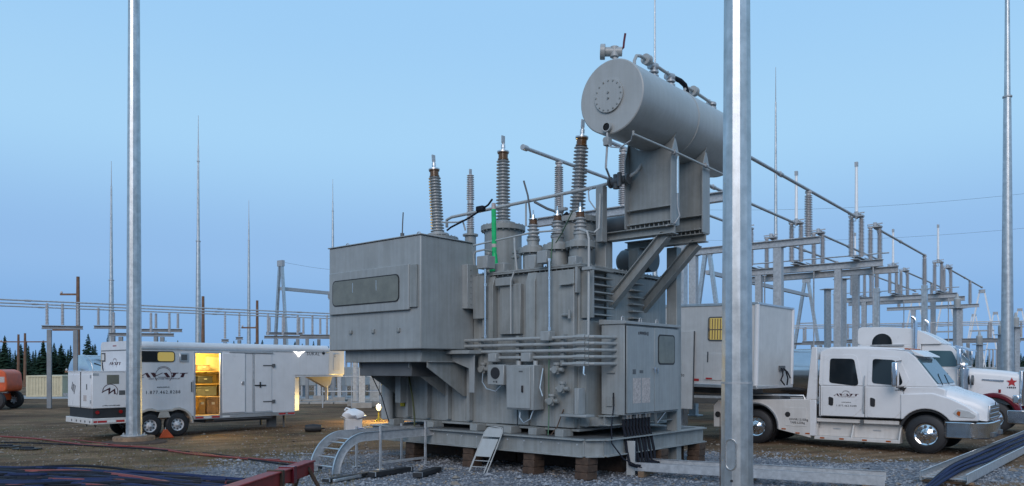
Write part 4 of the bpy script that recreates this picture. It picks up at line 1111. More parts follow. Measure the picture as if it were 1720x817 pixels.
# bonnet lofted forwards
m = MB(); cy = 1.2; secs = []
for x, hw, tp, bt in ((.22, 1.08, 1.74, 1.3), (.5, 1.05, 1.68, 1.28), (.72, 1.0, 1.61, 1.2), (.8, .98, 1.58, .95), (1.05, .95, 1.50, .9), (1.22, .91, 1.42, .88), (1.33, .86, 1.32, .87)):
    half = [(-hw, bt), (-hw, tp - .30), (-hw * .985, tp - .20), (-hw * .93, tp - .10), (-hw * .8, tp - .04), (-hw * .45, tp - .005)]
    secs.append([(x, cy + y, z) for y, z in half + [(0, tp + .01)] + [(-y, z) for y, z in reversed(half)]])
n = len(secs[0]); m.v = [p for s in secs for p in s]
m.f = [(i * n + j, i * n + (j + 1) % n, (i + 1) * n + (j + 1) % n, (i + 1) * n + j) for i in range(len(secs) - 1) for j in range(n)] + [tuple(range(n - 1, -1, -1)), tuple((len(secs) - 1) * n + j for j in range(n))]
hood = m.build('bonnet', 'white', tk, 0, ang=50)
for s in (0, 1):
    f = MB(); pl = [(-.60, .86), (-.60, 1.52), (.15, 1.56), (.55, 1.44), (.95, 1.24), (1.16, 1.08), (1.18, .88), (.62, .86)] + arc(0, .49, .66, 34, 146, 12)
    y0, y1 = (.0, .42) if s == 0 else (W_ - .42, W_)
    f.prism(pl, 'y', y0, y1); fo = f.build('fender', 'white', tk, .05, 3)
    a_ = arc(0, .49, .665, 20, 160, 14) + arc(0, .49, .60, 160, 20, 14)
    MB().prism(a_, 'y', y0 + (.06 if s == 0 else 0), y1 - (0 if s == 0 else .06)).build('wheel_well', 'black', fo)
    MB().box(-.62, .72, (.50 if s == 0 else W_ - .53), (.53 if s == 0 else W_ - .50), .5, 1.28).build('inner_fender', 'black', fo)
hl = MB(); hl.prism(soften([(.62, 1.06), (.76, .96), (1.10, .95), (1.14, 1.03), (1.0, 1.12), (.72, 1.18)], .05), 'y', -.012, .05); hlo = hl.build('headlamp', 'lens', tk, .01)
MB().prism(soften([(.70, 1.035), (.78, .98), (.80, 1.11), (.73, 1.12)], .03), 'y', -.016, -.005).build('turn_lamp', 'lens_amber', hlo)
MB().box(1.325, 1.37, .48, 1.92, .89, 1.26).build('grille_frame', 'chrome', tk, .01)
for i in range(6): MB().box(1.366, 1.39, .53, 1.87, .915 + i * .055, .945 + i * .055).build('grille_slat', 'darkgrey' if i % 2 else 'chrome', tk)
MB().lathe([(.05, 1.36), (.05, 1.375)], 16, (.02, 1.2, 1.29), 'x').build('badge', 'ink', tk)
m = MB(); m.prism(soften([(.42, -.02), (1.08, -.01), (1.36, .22), (1.42, .6), (1.42, 1.8), (1.36, 2.18), (1.08, 2.41), (.42, 2.42), (.42, 2.2), (1.1, 2.1), (1.1, .3), (.42, .2)], .08), 'z', .43, .84)
bmp = m.build('bumper', 'chrome', tk, .02)
for y in (.5, 1.6): MB().box(1.40, 1.46, y, y + .3, .46, .58).build('tow_hook', 'darkgrey', bmp, .01)
MB().box(.42, 1.15, .0, .3, .842, .865).build('bumper_gap', 'black', bmp)
# mirror on its bracket
mr = MB(); mr.box(-.72, -.58, -.42, -.20, 1.72, 2.36); mro = mr.build('mirror', 'chrome', tk, .03)
m = MB(); m.tube([(-.60, .10, 2.40), (-.62, -.3, 2.38)], .014, 6); m.tube([(-.55, .05, 1.70), (-.62, -.3, 1.70)], .014, 6); m.tube([(-.62, -.3, 1.70), (-.62, -.3, 2.38)], .014, 6); m.build('mirror_arm', 'black', mro)
MB().prism([(-.66, 1.68), (-.46, 1.70), (-.52, 1.60)], 'y', .0, .05).build('mirror_mount', 'black', mro)
# steps
m = MB(); m.box(-2.84, -.62, .02, .40, .21, .30); m.prism([(.02, .30), (.30, .76), (.36, .76), (.36, .30)], 'x', -2.84, -2.80); m.prism([(.02, .30), (.30, .76), (.36, .76), (.36, .30)], 'x', -1.86, -1.82); m.prism([(.02, .30), (.30, .76), (.36, .76), (.36, .30)], 'x', -.66, -.62); m.box(-2.80, -.66, .30, .36, .30, .80); m.box(-2.80, -.66, .12, .34, .70, .80)
st = m.build('step_box', 'offwhite', tk, .008)
for x in (-2.62, -2.1, -1.5, -.9): MB().box(x - .06, x + .06, .012, .022, .235, .275).build('step_lamp', 'lens_amber', st)
for x in (-2.3, -1.25): MB().box(x - .1, x + .1, .285, .302, .50, .53).build('step_latch', 'galv', st)
MB().box(-1.62, -1.54, .06, .12, .66, .80).build('step_hook', 'darkgrey', st)
# hauler bed
pl = [(-5.82, .45), (-5.82, 1.10), (-5.70, 1.24), (-2.95, 1.32), (-2.95, .45), (-2.75, .22), (-2.95, .22), (-3.84, .42)] + arc(-4.54, .50, .70, 0, 180, 14)
bed = MB(); bed.prism([(-5.86, .42), (-5.86, 1.06), (-5.70, 1.24), (-2.94, 1.33), (-2.94, .24), (-3.80, .42)] + arc(-4.54, .50, .68, -6, 186, 16), 'y', 0, .10); bo = bed.build('bed_side', 'offwhite', tk, .012)
MB().prism([(-5.86, .42), (-5.86, 1.06), (-5.70, 1.24), (-2.94, 1.33), (-2.94, .24), (-3.80, .42)] + arc(-4.54, .50, .68, -6, 186, 16), 'y', W_ - .1, W_).build('bed_side', 'offwhite', tk, .012)
MB().box(-5.8, -2.94, .10, W_ - .10, 1.10, 1.18).build('bed_deck', 'darkgrey', tk)
MB().prism(arc(-4.54, .50, .70, -4, 184, 18) + arc(-4.54, .50, .66, 184, -4, 18), 'y', -.03, .12).build('wheel_arch', 'alu', bo)
MB().prism([(-4.54 - .62, .5), (-4.54 - .62, 1.09), (-4.54 + .62, 1.09), (-4.54 + .62, .5)], 'y', .55, .6).build('wheel_well', 'black', bo)
tb = MB().box(-3.66, -3.04, -.01, 0, .55, 1.08).build('tool_hatch', 'offwhite', bo, .004)
MB().lathe([(.075, -.02), (.075, -.008)], 18, (-3.58, 0, .88), 'y').build('filler_cap', 'black', tb)
MB().lathe([(.09, -.012), (.09, -.002)], 18, (-5.72, 0, .80), 'y').build('filler_cap', 'black', bo)
text_on('gvwr', tk, (-3.27, -.012, .74), .82); text_on('tare', tk, (-3.30, -.012, .65), .78)
for x in (-3.7, -3.3, -3.02): MB().box(x - .06, x + .06, -.01, .0, .34 if x > -3.5 else .44, .375 if x > -3.5 else .475).build('marker_lamp', 'lens_amber', bo)
m = MB(); body(m, [(-3.05, 1.30), (-2.78, 1.30), (-2.76, .5), (-2.94, .5), (-2.92, 1.0)], lambda z: .0, W_)
fr_ = MB()
for y0, y1 in ((0.0, .12), (W_ - .12, W_)):
    fr_.prism([(-3.06, 1.32), (-2.78, 1.32), (-2.76, 2.80), (-2.90, 2.80)], 'y', y0, y1)
    fr_.prism([(-2.98, .30), (-2.80, .30), (-2.79, 1.318), (-2.98, 1.318)], 'y', y0 + .002, y1 - .002)
fr_.box(-2.90, -2.78, .12, W_ - .12, 2.45, 2.80)
fr_.build('headache_rack', 'white', tk, .015)
m = MB(); m.tube([(-5.5, .2, 1.18), (-5.45, .2, 1.40), (-3.2, .2, 1.42), (-3.1, .2, 1.20)], .025, 8); m.build('bed_rail', 'alu', tk)
m = MB(); m.box(-5.0, -4.1, .75, 1.65, 1.18, 1.36); m.lathe([(.5, 1.36), (.5, 1.42)], 24, (-4.5, 1.2, 0)); m.build('fifth_wheel', 'darkgrey', tk, .01)
MB().box(-5.8, 1.0, .85, 1.55, .55, .85).build('chassis', 'black', tk)
for x, k in ((0, 0), (-4.54, 1)):
    for y, f in ((.02, False), (W_ - .02, True)):
        wheel(tk, 'chrome', x, y, .49, 1.0, f)
        if k: wheel(tk, 'chrome', x, y + (.34 if not f else -.34), .49, 1.0, f)
MB().cyl((0, .3, .49), (0, 2.1, .49), .08).build('axle', 'darkgrey', tk)
MB().cyl((-4.54, .3, .49), (-4.54, 2.1, .49), .1).build('axle', 'darkgrey', tk)
MB().box(-2.95, -2.73, .3, 2.1, .5, .84).build('fuel_tank', 'darkgrey', tk)

# ------------------------------------------------------------------ white box trailer hitched to it
bt = thing('box_trailer', 'tall white box trailer with a small lit curtained window, hitched to the crew cab truck', 'trailer', (6.95, 22.5, 0), -40)
bt.rotation_euler = (0, R(1.3), R(-40))
bb = MB().box(-11.0, 0, 0, 2.75, 1.65, 4.06).build('box_body', 'offwhite', bt, .02)
m = MB()
for y in (0, 2.75): m.box(-11.02, .02, y - .025, y + .025, 4.02, 4.10); m.box(-11.02, .02, y - .025, y + .025, 1.60, 1.70)
for x in (0, ): m.box(x - .03, x + .03, -.02, 2.77, 4.03, 4.09); m.box(x - .03, x + .03, -.02, 2.77, 1.61, 1.69)
m.build('edge_trim', 'alu', bb, .006)
for y in (.02, 2.73): MB().cyl((-.02, y, 1.7), (-.02, y, 4.03), .07, n=14).build('corner_post', 'white', bb)
wf = MB().prism(rrect(-1.52, -.92, 2.98, 3.70, .08), 'y', -.02, 0).build('window_frame', 'darkgrey', bb, .004)
MB().prism(rrect(-1.48, -.96, 3.02, 3.30, .05), 'y', -.024, -.018).build('window_pane', 'litpane', wf)
MB().prism(rrect(-1.48, -.96, 3.33, 3.66, .05), 'y', -.024, -.018).build('window_pane', 'litpane', wf)
for i in range(6): MB().box(-1.47 + i * .085, -1.44 + i * .085, -.027, -.022, 3.03, 3.64).build('curtain_fold', 'wood', wf)
h = MB().box(-1.62, -.75, -.02, 0, 1.82, 2.62).build('hatch', 'offwhite', bb, .008)
for x in (-1.5, -.95): MB().box(x - .02, x + .02, -.03, -.02, 2.35, 2.66).build('hinge', 'darkgrey', h)
for x in (-1.55, -1.0): MB().box(x, x + .2, -.026, -.02, 1.84, 1.89).build('reflector_tape', 'tapered', h)
MB().box(-1.95, -1.78, -.01, -.002, 1.78, 1.85).build('reflector_tape', 'tapered', bb)
od = MB().box(-2.75, -1.95, -.05, -.01, .92, 3.28).build('open_door', 'offwhite', bt, .01)
MB().box(-1.955, -1.935, -.056, -.004, .92, 3.28).build('door_edge', 'darkgrey', od)
text_on('fifty', od, (-2.30, -.053, 1.93), .9)
m = MB(); m.tube([(.03, 1.75, 2.2), (.08, 1.75, 2.18), (.12, 1.70, 2.0), (.1, 1.6, 1.85), (.14, 1.8, 1.7)], .022, 8); m.tube([(.03, 1.95, 2.2), (.10, 1.95, 2.15), (.16, 2.0, 1.9), (.1, 2.1, 1.7)], .022, 8); m.tube([(.03, 2.05, 2.15), (.10, 2.1, 2.1), (.2, 2.1, 1.9)], .022, 8); m.build('air_hose', 'cable', bb)
MB().box(0, .04, 1.65, 2.1, 2.12, 2.28).build('gladhand_box', 'darkgrey', bb, .006)
MB().box(-10.6, -.6, .8, 1.95, 1.40, 1.65).build('frame', 'darkgrey', bt)
MB().box(-4.2, -3.9, .4, .7, .05, 1.4).build('landing_leg', 'darkgrey', bt)
MB().box(-4.2, -3.9, 2.05, 2.35, .05, 1.4).build('landing_leg', 'darkgrey', bt)
MB().cyl((-1.2, 1.38, 1.2), (-1.2, 1.38, 1.65), .25, n=16).build('kingpin_plate', 'darkgrey', bt)
for x in (-8.6, -9.8):
    wheel(bt, 'steel', x, .03, .5, 1.33); wheel(bt, 'steel', x, 2.72, .5, 1.33, True)
MB().box(-10.2, -8.2, .6, 2.15, .4, 1.4).build('bogie', 'black', bt)

# ------------------------------------------------------------------ semi tractor with tank trailer
sm = thing('semi_tractor', 'white long nosed semi tractor with maroon fenders and chrome stacks', 'semi truck', (16.01, 26.16, 0), -37)
W_ = 2.45
m = MB(); body(m, soften([(-2.15, .95), (-.95, .95), (-.95, 2.22), (-2.15, 2.22)], .03), lambda z: .06, W_); scab = m.build('cab', 'white', sm, .02)
m = MB(); body(m, soften([(-2.15, 2.218), (-.88, 2.218), (-1.12, 2.84), (-1.3, 3.0), (-2.15, 3.10)], .06), lambda z: .06 + (z - 2.22) * .10, W_); m.build('cab_roof', 'white', scab, .04, 3)
w = MB(); plate(w, soften([(-1.95, 2.26), (-1.08, 2.26), (-1.02, 2.36), (-1.22, 2.80), (-1.95, 2.82)], .06), lambda z: .06 + (z - 2.22) * .10, .012, 0); w.build('window', 'glass2', scab)
m = MB(); m.add([(-.89, .16, 2.30), (-.89, W_ - .16, 2.30), (-1.08, W_ - .22, 2.80), (-1.08, .22, 2.80), (-.95, .16, 2.30), (-.95, W_ - .16, 2.30), (-1.14, W_ - .22, 2.80), (-1.14, .22, 2.80)], [(0, 1, 2, 3), (7, 6, 5, 4), (0, 4, 5, 1), (1, 5, 6, 2), (2, 6, 7, 3), (3, 7, 4, 0)]); m.build('windscreen', 'glass2', scab)
m = MB(); m.prism([(-1.10, 2.90), (-.72, 2.80), (-.72, 2.84), (-1.14, 3.0)], 'y', .12, W_ - .12); m.build('visor', 'chrome', scab)
d = MB(); plate(d, soften([(-2.02, 1.1), (-1.02, 1.1), (-1.0, 2.2), (-2.02, 2.2)], .05), lambda z: .06, .012, 0); d = d.build('door', 'white', scab, .006)
put('lettering', marks_mesh(.62, .035, 9, 31), d, (-1.6, .045, 2.02)); put('lettering', marks_mesh(.4, .05, 6, 33), d, (-1.4, .045, 1.45))
MB().lathe([(.0, .035), (.15, .035), (.15, .05)], 20, (-1.45, 0, 1.66), 'y').build('emblem', 'darkgrey', d)
# sleeper with faired roof
m = MB(); body(m, soften([(-4.25, .95), (-2.16, .95), (-2.16, 3.04), (-4.25, 3.04)], .03), lambda z: .04, W_); slp = m.build('sleeper', 'white', sm, .03)
m = MB(); body(m, soften([(-4.25, 3.038), (-1.45, 3.038), (-1.9, 3.36), (-2.4, 3.60), (-3.2, 3.68), (-4.25, 3.70)], .15), lambda z: .05 + max(0, z - 3.3) * .15, W_); m.build('roof_fairing', 'white', slp, .08, 3)
w = MB(); w.prism([(-3.75, 3.06)] + arc(-3.42, 3.12, .33, 180, 0, 10) + [(-3.09, 3.06)], 'y', .015, .07); w.build('sleeper_window', 'glass', slp)
MB().box(-3.8, -2.7, -.02, .05, 3.0, 3.05).build('roof_rail', 'galv', slp)
# bonnet, fenders, grille
m = MB(); secs = []
for x, hw, tp, bt_ in ((-.96, 1.02, 2.24, 1.0), (-.4, .94, 2.20, 1.0), (.2, .86, 2.14, 1.0), (.70, .82, 2.06, .95)):
    half = [(-hw, bt_), (-hw, tp - .22), (-hw * .96, tp - .08), (-hw * .85, tp - .02)]
    secs.append([(x, 1.225 + y, z) for y, z in half + [(-y, z) for y, z in reversed(half)]])
n = len(secs[0]); m.v = [p for s in secs for p in s]
m.f = [(i * n + j, i * n + (j + 1) % n, (i + 1) * n + (j + 1) % n, (i + 1) * n + j) for i in range(len(secs) - 1) for j in range(n)] + [tuple(range(n - 1, -1, -1)), tuple((len(secs) - 1) * n + j for j in range(n))]
sh = m.build('bonnet', 'white', sm, 0, ang=50)
MB().bar((-.35, .28, 1.82), (.28, .34, 1.78), .02, .05).build('bonnet_trim', 'chrome', sh)
star = MB(); star.prism([(.16 * (1 if i % 2 == 0 else .45) * math.sin(math.pi * i / 5), .16 * (1 if i % 2 == 0 else .45) * math.cos(math.pi * i / 5)) for i in range(10)], 'y', -.004, .01)
put('star_emblem', star.mesh('star_emblem', 'tapered'), sh, (.50, .375, 1.74), (0, 0, R(4))); put('lettering', marks_mesh(.26, .07, 5, 41), sh, (.50, .375, 1.56), (0, 0, R(4)))
for y0, y1 in ((0, .52), (W_ - .52, W_)):
    pl = arc(0, .56, .82, 158, 40, 14) + [(.74, 1.02), (.80, .80), (.68, .80)] + arc(0, .56, .66, 22, 158, 14)
    f = MB().prism(pl, 'y', y0, y1).build('fender', 'maroon', sm, .04, 3)
    MB().prism(arc(0, .56, .68, 150, 15, 12) + arc(0, .56, .64, 15, 150, 12), 'y', y0 + .05, y1).build('wheel_well', 'black', f)
MB().box(.55, .74, -.01, .2, 1.05, 1.32).build('headlamp', 'chrome', sm, .03)
MB().cyl((.18, .1, 1.38), (.18, .1, 1.50), .04, n=8).build('turn_lamp', 'lens_red', sm)
g = MB().box(.70, .80, .42, W_ - .42, .95, 2.12).build('grille', 'chrome', sm, .02)
for i in range(9): MB().box(.80, .815, .50 + i * .165, .55 + i * .165, 1.0, 2.05).build('grille_bar', 'darkgrey', g)
MB().prism([(.4, -.02), (.95, 0), (1.05, .2), (1.05, W_ - .2), (.95, W_), (.4, W_ + .02), (.4, W_ - .2), (.85, W_ - .25), (.85, .25), (.4, .2)], 'z', .38, .82).build('bumper', 'chrome', sm, .02)
m = MB(); m.cyl((-.86, -.02, 1.45), (-.86, -.02, 2.18), .19, n=24); m.lathe([(.19, 2.18), (.10, 2.24), (.10, 2.30), (.15, 2.31), (.13, 2.38), (.02, 2.40)], 20, (-.86, -.02, 0)); m.build('air_cleaner', 'chrome', sm)
MB().cyl((-.62, .02, 1.80), (-.56, .02, 1.80), .17, n=18).build('air_horn', 'darkgrey', sm)
for x, y, z1 in ((-2.32, -.05, 3.95), (-2.32, W_ + .05, 3.95)):
    m = MB(); m.cyl((x, y, 1.1), (x, y, z1 - .18), .065, n=16); m.tube([(x, y, z1 - .2), (x, y, z1 - .08), (x - .03, y, z1), (x - .12, y, z1 + .06)], .065, 12)
    s_ = m.build('exhaust_stack', 'chrome', sm)
    MB().cyl((x, y, 1.3), (x, y, 2.6), .12, n=18).build('heat_shield', 'chrome', s_)
for y in (-.35, W_ + .2):
    m = MB(); m.box(-1.02, -.90, y, y + .18, 2.32, 2.86); mo = m.build('mirror', 'chrome', sm, .02)
    MB().tube([(-1.0, .1 if y < 0 else W_ - .1, 2.9), (-.96, y + .1, 2.9), (-.96, y + .1, 2.25), (-1.0, .1 if y < 0 else W_ - .1, 2.25)], .015, 6).build('mirror_arm', 'chrome', mo)
MB().cyl((-2.1, .02, .70), (-1.0, .02, .70), .30, n=24).build('fuel_tank', 'chrome', sm)
MB().box(-4.2, -2.2, .04, .3, .5, .95).build('side_skirt', 'white', sm, .02)
for x in (0, -5.6, -6.9):
    for y, f in ((.0, False), (W_, True)):
        wheel(sm, 'chrome', x, y, .54, 1.1, f)
MB().box(-7.4, .6, .8, 1.65, .6, .95).build('chassis', 'black', sm)

def tanker(loc, rz, label, L, mt, name='tank_trailer'):
    t = thing(name, label, 'tank trailer', loc, rz)
    r = 1.02
    b_ = MB().lathe([(.0, -.22), (.45, -.18), (.8, -.09), (r, .0), (r, L), (.8, L + .09), (.45, L + .18), (.0, L + .22)], 40, (0, 0, 1.95), 'x').build('tank', mt, t)
    for x in (.25, L * .33, L * .66, L - .25): MB().lathe([(r + .005, x - .04), (r + .03, x - .03), (r + .03, x + .03), (r + .005, x + .04)], 40, (0, 0, 1.95), 'x').build('tank_ring', 'alu', b_)
    m = MB(); m.box(L * .2, L * .8, -.25, .25, 2.92, 3.0); m.cyl((L * .4, 0, 3.0), (L * .4, 0, 3.14), .25, n=18); m.cyl((L * .6, 0, 3.0), (L * .6, 0, 3.14), .25, n=18); m.build('manway_deck', 'alu', b_)
    MB().tube([(L * .2, -.3, 2.9), (L * .2, -.3, 3.3), (L * .8, -.3, 3.3), (L * .8, -.3, 2.9)], .02, 6).build('deck_rail', 'alu', b_)
    m = MB(); m.tube([(.4, -.9, 2.5), (1.2, -.98, 2.2), (2.2, -.92, 2.45), (3.0, -.98, 2.1)], .03, 6); m.build('transfer_hose', 'darkgrey', b_)
    MB().box(0, L, -.5, .5, .72, 1.0).build('frame', 'darkgrey', t)
    MB().box(.1, L * .6, -1.08, -1.02, .98, 1.08).build('side_rail', 'galv', t)
    for i in range(4): MB().box(.2 + i * .6, .45 + i * .6, -1.09, -1.08, 1.0, 1.06).build('reflector_tape', 'tapered' if i % 2 else 'tapewhite', t)
    for x in (.7, 1.95):
        for y, f in ((-1.12, False), (1.12, True)): wheel(t, 'chrome', x, y, .52, 1.05, f)
    m = MB(); m.prism(arc(.7, .52, .62, 170, 50, 8) + arc(1.95, .52, .62, 130, 10, 8) + arc(1.95, .52, .58, 10, 130, 8) + arc(.7, .52, .58, 50, 170, 8), 'y', -1.15, -.75); m.build('fender', 'alu', t)
    MB().box(-.25, -.15, -1.1, 1.1, .6, .75).build('rear_bumper', 'galv', t)
    MB().box(L - 2.5, L - 2.3, -.7, -.5, .05, .8).build('landing_leg', 'darkgrey', t)
    return t
def off(o, x, y):
    p = o.matrix_basis @ Vector((x, y, 0)); return (p.x, p.y, 0)
tanker(off(sm, -15.2, 1.225), -37, 'long steel tank trailer between the box trailer and the crew cab truck', 9.6, 'stainless')
tanker((-25.1, 45.5, 0), 60, 'shiny steel tank trailer half hidden behind the white generator', 9.0, 'stainless')

# ------------------------------------------------------------------ cream container, orange lift
cn = thing('shipping_container', 'small cream corrugated shipping container in front of the treeline', 'container', (-37.4, 59.5, 0), 12)
cn.location = (-36.6, 59.3, 0)
MB().box(-.0, 2.4, 0, 6, .08, 1.62).build('shell', 'cream', cn)
for i in range(11): MB().box(.10 + i * .20, .20 + i * .20, -.03, .0, .18, 1.52).build('corrugation', 'cream', cn, .01, 1)
for i in range(12): MB().box(-.03, 0, .2 + i * .48, .42 + i * .48, .18, 1.52).build('corrugation', 'cream', cn, .01, 1)
for z0, z1 in ((.05, .18), (1.52, 1.66)): MB().box(-.05, 2.45, -.05, 6.05, z0, z1).build('edge_rail', 'cream', cn, .01, 1)
for x in (-.05, 2.3): MB().box(x, x + .15, -.055, .1, .06, 1.65).build('corner_post', 'cream', cn, .01, 1)

lf = thing('boom_lift', 'orange boom lift with chunky black tyres at the left edge', 'lift', (-27.6, 42.6, 0), 8)
MB().box(-3.0, .0, -1.0, 1.0, .45, .85).build('chassis', 'orange', lf, .05)
m = MB(); body(m, soften([(-3.0, .95), (.55, .95), (.62, 1.2), (.55, 2.0), (.2, 2.15), (-3.0, 2.0)], .15), lambda z: -.9, 0); m.build('turntable_cover', 'orange', lf, .06)
MB().cyl((-1.5, 0, .8), (-1.5, 0, 1.0), .7, n=24).build('turntable', 'darkgrey', lf)
MB().bar((-.9, 0, 2.35), (-6, 0, 3.2), .4, .45).build('boom', 'cream', lf, .03)
MB().prism([(-3, 2.05), (-.6, 2.05), (-.75, 2.6), (-3, 2.75)], 'y', -.3, .3).build('boom_mount', 'cream', lf, .04)
MB().box(.25, .5, -.915, -.90, 1.45, 1.75).build('decal', 'paper', lf)
m = MB(); m.tube([(-1.2, -.6, 2.0), (-.8, -.7, 2.35), (-.4, -.6, 2.3), (-.2, -.5, 2.0)], .035, 8); m.tube([(-1.5, -.5, 2.0), (-.9, -.6, 2.5), (-.3, -.5, 2.05)], .03, 8); m.build('hydraulic_hose', 'black', lf)
MB().box(-.6, .2, -.93, -.90, 1.05, 1.25).build('vent_panel', 'darkgrey', lf, .01)
MB().cyl((-3, -.95, .70), (-.2, -.95, .70), .16, n=12).build('axle_tube', 'orange', lf)
for x in (.1, -2.8):
    for y, f in ((-1.15, False), (1.15, True)): wheel(lf, 'steel', x, y, .48, 1.28, f)
# ------------------------------------------------------------------ poles and masts
def pxp(px, D): return (px - 860) / 1320 * D
def steel_pole(px, D, r0, r1, h, z0, label, turn, hand=False):
    t = thing('steel_pole', label, 'pole', (pxp(px, D), D, z0), turn)
    def rad(z): return r0 + (r1 - r0) * z / h
    zs = 2.0
    MB().lathe([(rad(0), 0), (rad(zs), zs)], 12).build('lower_shaft', 'galvpole', t, ang=10)
    MB().lathe([(rad(zs) - .003, zs), (rad(h), h)], 12).build('upper_shaft', 'galvpole', t, ang=10)
    MB().lathe([(rad(zs) + .004, zs - .012), (rad(zs) + .004, zs + .012)], 12).build('joint_seam', 'galv', t, ang=10)
    m = MB(); m.lathe([(r0 * 1.6, -.03), (r0 * 1.6, .0)], 24); p = m.build('base_plate', 'galv', t)
    for i in range(8):
        a = 2 * math.pi * i / 8 + .2
        MB().cyl((r0 * 1.35 * math.cos(a), r0 * 1.35 * math.sin(a), -.05), (r0 * 1.35 * math.cos(a), r0 * 1.35 * math.sin(a), .06), .018, n=6).build('anchor_bolt', 'galv', p)
    return t, rad
pr, rad = steel_pole(1238, 9.8, .205, .115, 14.5, .02, 'thick faceted galvanised pole in the right foreground', -90 + 15 * 0 - 4)
# hand hole cover: oval ring and plate on the facet facing left of the camera
hh = MB(); ov = []
for i in range(28):
    a = 2 * math.pi * i / 28
    ov.append((.075 * math.cos(a), 1.12 + (.12 if math.sin(a) > 0 else -.12) + .075 * math.sin(a)))
inn = [(x * .8, 1.12 + (z - 1.12) * .93) for x, z in ov]
for i in range(28):
    j = (i + 1) % 28
    hh.prism([ov[i], ov[j], inn[j], inn[i]], 'y', -.016, .004)
ho = hh.build('hand_hole_rim', 'bright', pr)
def on_pole(o, bearing, z, r):      # bearing measured from the direction to the camera, + to the right
    b = R(-90 + bearing - math.degrees(math.atan2(pxp(1238, 9.8), 9.8))) - pr.rotation_euler.z
    o.location = (r * math.cos(b), r * math.sin(b), 0); o.rotation_euler = (0, 0, b + R(90))
on_pole(ho, -22, 1.12, rad(1.12) * .975)
pl_ = MB().prism(inn, 'y', -.006, .004).build('hand_hole_cover', 'galvpole', pr); on_pole(pl_, -22, 1.12, rad(1.12) * .975)
gl = MB().cyl((0, -.02, .80), (0, .01, .80), .016, n=10).build('ground_stud', 'black', pr); on_pole(gl, -18, .8, rad(.8) * .98)
e_ = MB().tube([(-.02, 0, 0), (-.022, 0, 1.0), (-.02, 0, 1.6)], .006, 5).build('earth_wire', 'rust', pr); on_pole(e_, -80, 1, rad(.8) * 1.02)

pl2, _ = steel_pole(225, 23.4, .225, .12, 22, .22, 'galvanised steel pole in front of the gooseneck trailer', -90 - 12)
cb_ = thing('pole_footing', 'round brown footing under the pole beside the gooseneck trailer', 'footing', (pxp(225, 23.4), 23.4, 0))
m = MB(); m.lathe([(.58, -.1), (.58, .15), (.56, .18), (.02, .185)], 28); m.build('pier', 'wood', cb_, 0)
m = MB(); m.lathe([(.95, -.05), (.9, .02), (.60, .06)], 24); m.build('gravel_collar', 'rust', cb_)
def mast(px, D, h, r0, joints, label, grp='slender lightning masts'):
    t = thing('lightning_mast', label, 'lightning mast', (pxp(px, D), D, 0), 0, grp)
    zs = [0] + joints + [h]
    for i in range(len(zs) - 1):
        f0 = 1 - .72 * zs[i] / h; f1 = 1 - .72 * zs[i + 1] / h
        if i: f0 *= .82; f1 *= .82
        MB().cyl((0, 0, zs[i]), (0, 0, zs[i + 1]), r0 * f0 * 1.3, r0 * f1 * 1.3, 12).build('mast_section', 'galvpole', t)
        if i: MB().cyl((0, 0, zs[i] - .03), (0, 0, zs[i] + .03), r0 * f0 * 2.0, n=14).build('flange', 'galv', t)
    MB().cyl((0, 0, h), (0, 0, h * 1.12), .04, .018, 6).build('air_terminal', 'galv', t)
    MB().cyl((0, 0, 0), (0, 0, .1), r0 * 2, n=12).build('base_plate', 'galv', t)
mast(187, 66, 17.5, .22, [9.6], 'slim mast left of the gooseneck trailer rear, beside the steel pole')
mast(333, 60, 19.2, .20, [11.9, 18.0], 'tall slim mast rising behind the trailer, left of the brown pole')
mast(418, 85, 18.2, .20, [16.0], 'slim mast above the trailer sliding door')
mast(559, 82, 19.6, .22, [18.6], 'slim mast just left of the big grey cable box')
mast(1100, 52, 27, .17, [12.0, 22], 'tall slim mast behind the conservator drum')
mast(1303, 60, 22.5, .21, [9.0], 'slim mast rising behind the right bus pipes')
mast(1692, 33, 22, .20, [13.6], 'thick mast at the right edge behind the semi tractor')

# ------------------------------------------------------------------ wooden utility poles
def wood_pole(px, D, top, label, arms=(), grp='brown wooden utility poles'):
    h = CAM_H + (619 - top) / 1320 * D
    t = thing('utility_pole', label, 'utility pole', (pxp(px, D), D, 0), 0, grp)
    MB().cyl((0, 0, 0), (0, 0, h), .19, .12, 10).build('pole_shaft', 'pole_wood', t)
    for z, x0, x1 in arms:
        a = MB().box(x0, x1, -.06, .06, h - z - .07, h - z + .07).build('cross_arm', 'pole_wood', t)
        for x in (x0 + .1, x1 - .1): MB().lathe([(.05, h - z + .07), (.09, h - z + .12), (.09, h - z + .18), (.03, h - z + .26)], 8, (x, 0, 0)).build('pin_insulator', 'porcelain2', a)
    return t
wood_pole(131, 62, 465, 'tall brown pole with bare side brackets left of the trailer', ((1.4, -1.4, 0.1), (4.2, -2.0, .1), (7.5, -1.0, .1)))
wood_pole(341, 68, 498, 'brown pole close to the mast above the trailer roof', ((4.4, 0, 1.6),))
wood_pole(432, 75, 505, 'short brown pole between the mast and the far gantry', ((2.6, -1.5, 0),))
wp = wood_pole(31, 95, 562, 'pair-mate left pole of the H frame before the treeline', ((.9, -2.2, 3.6),))
wood_pole(42, 95, 560, 'right pole of the H frame before the treeline', ())

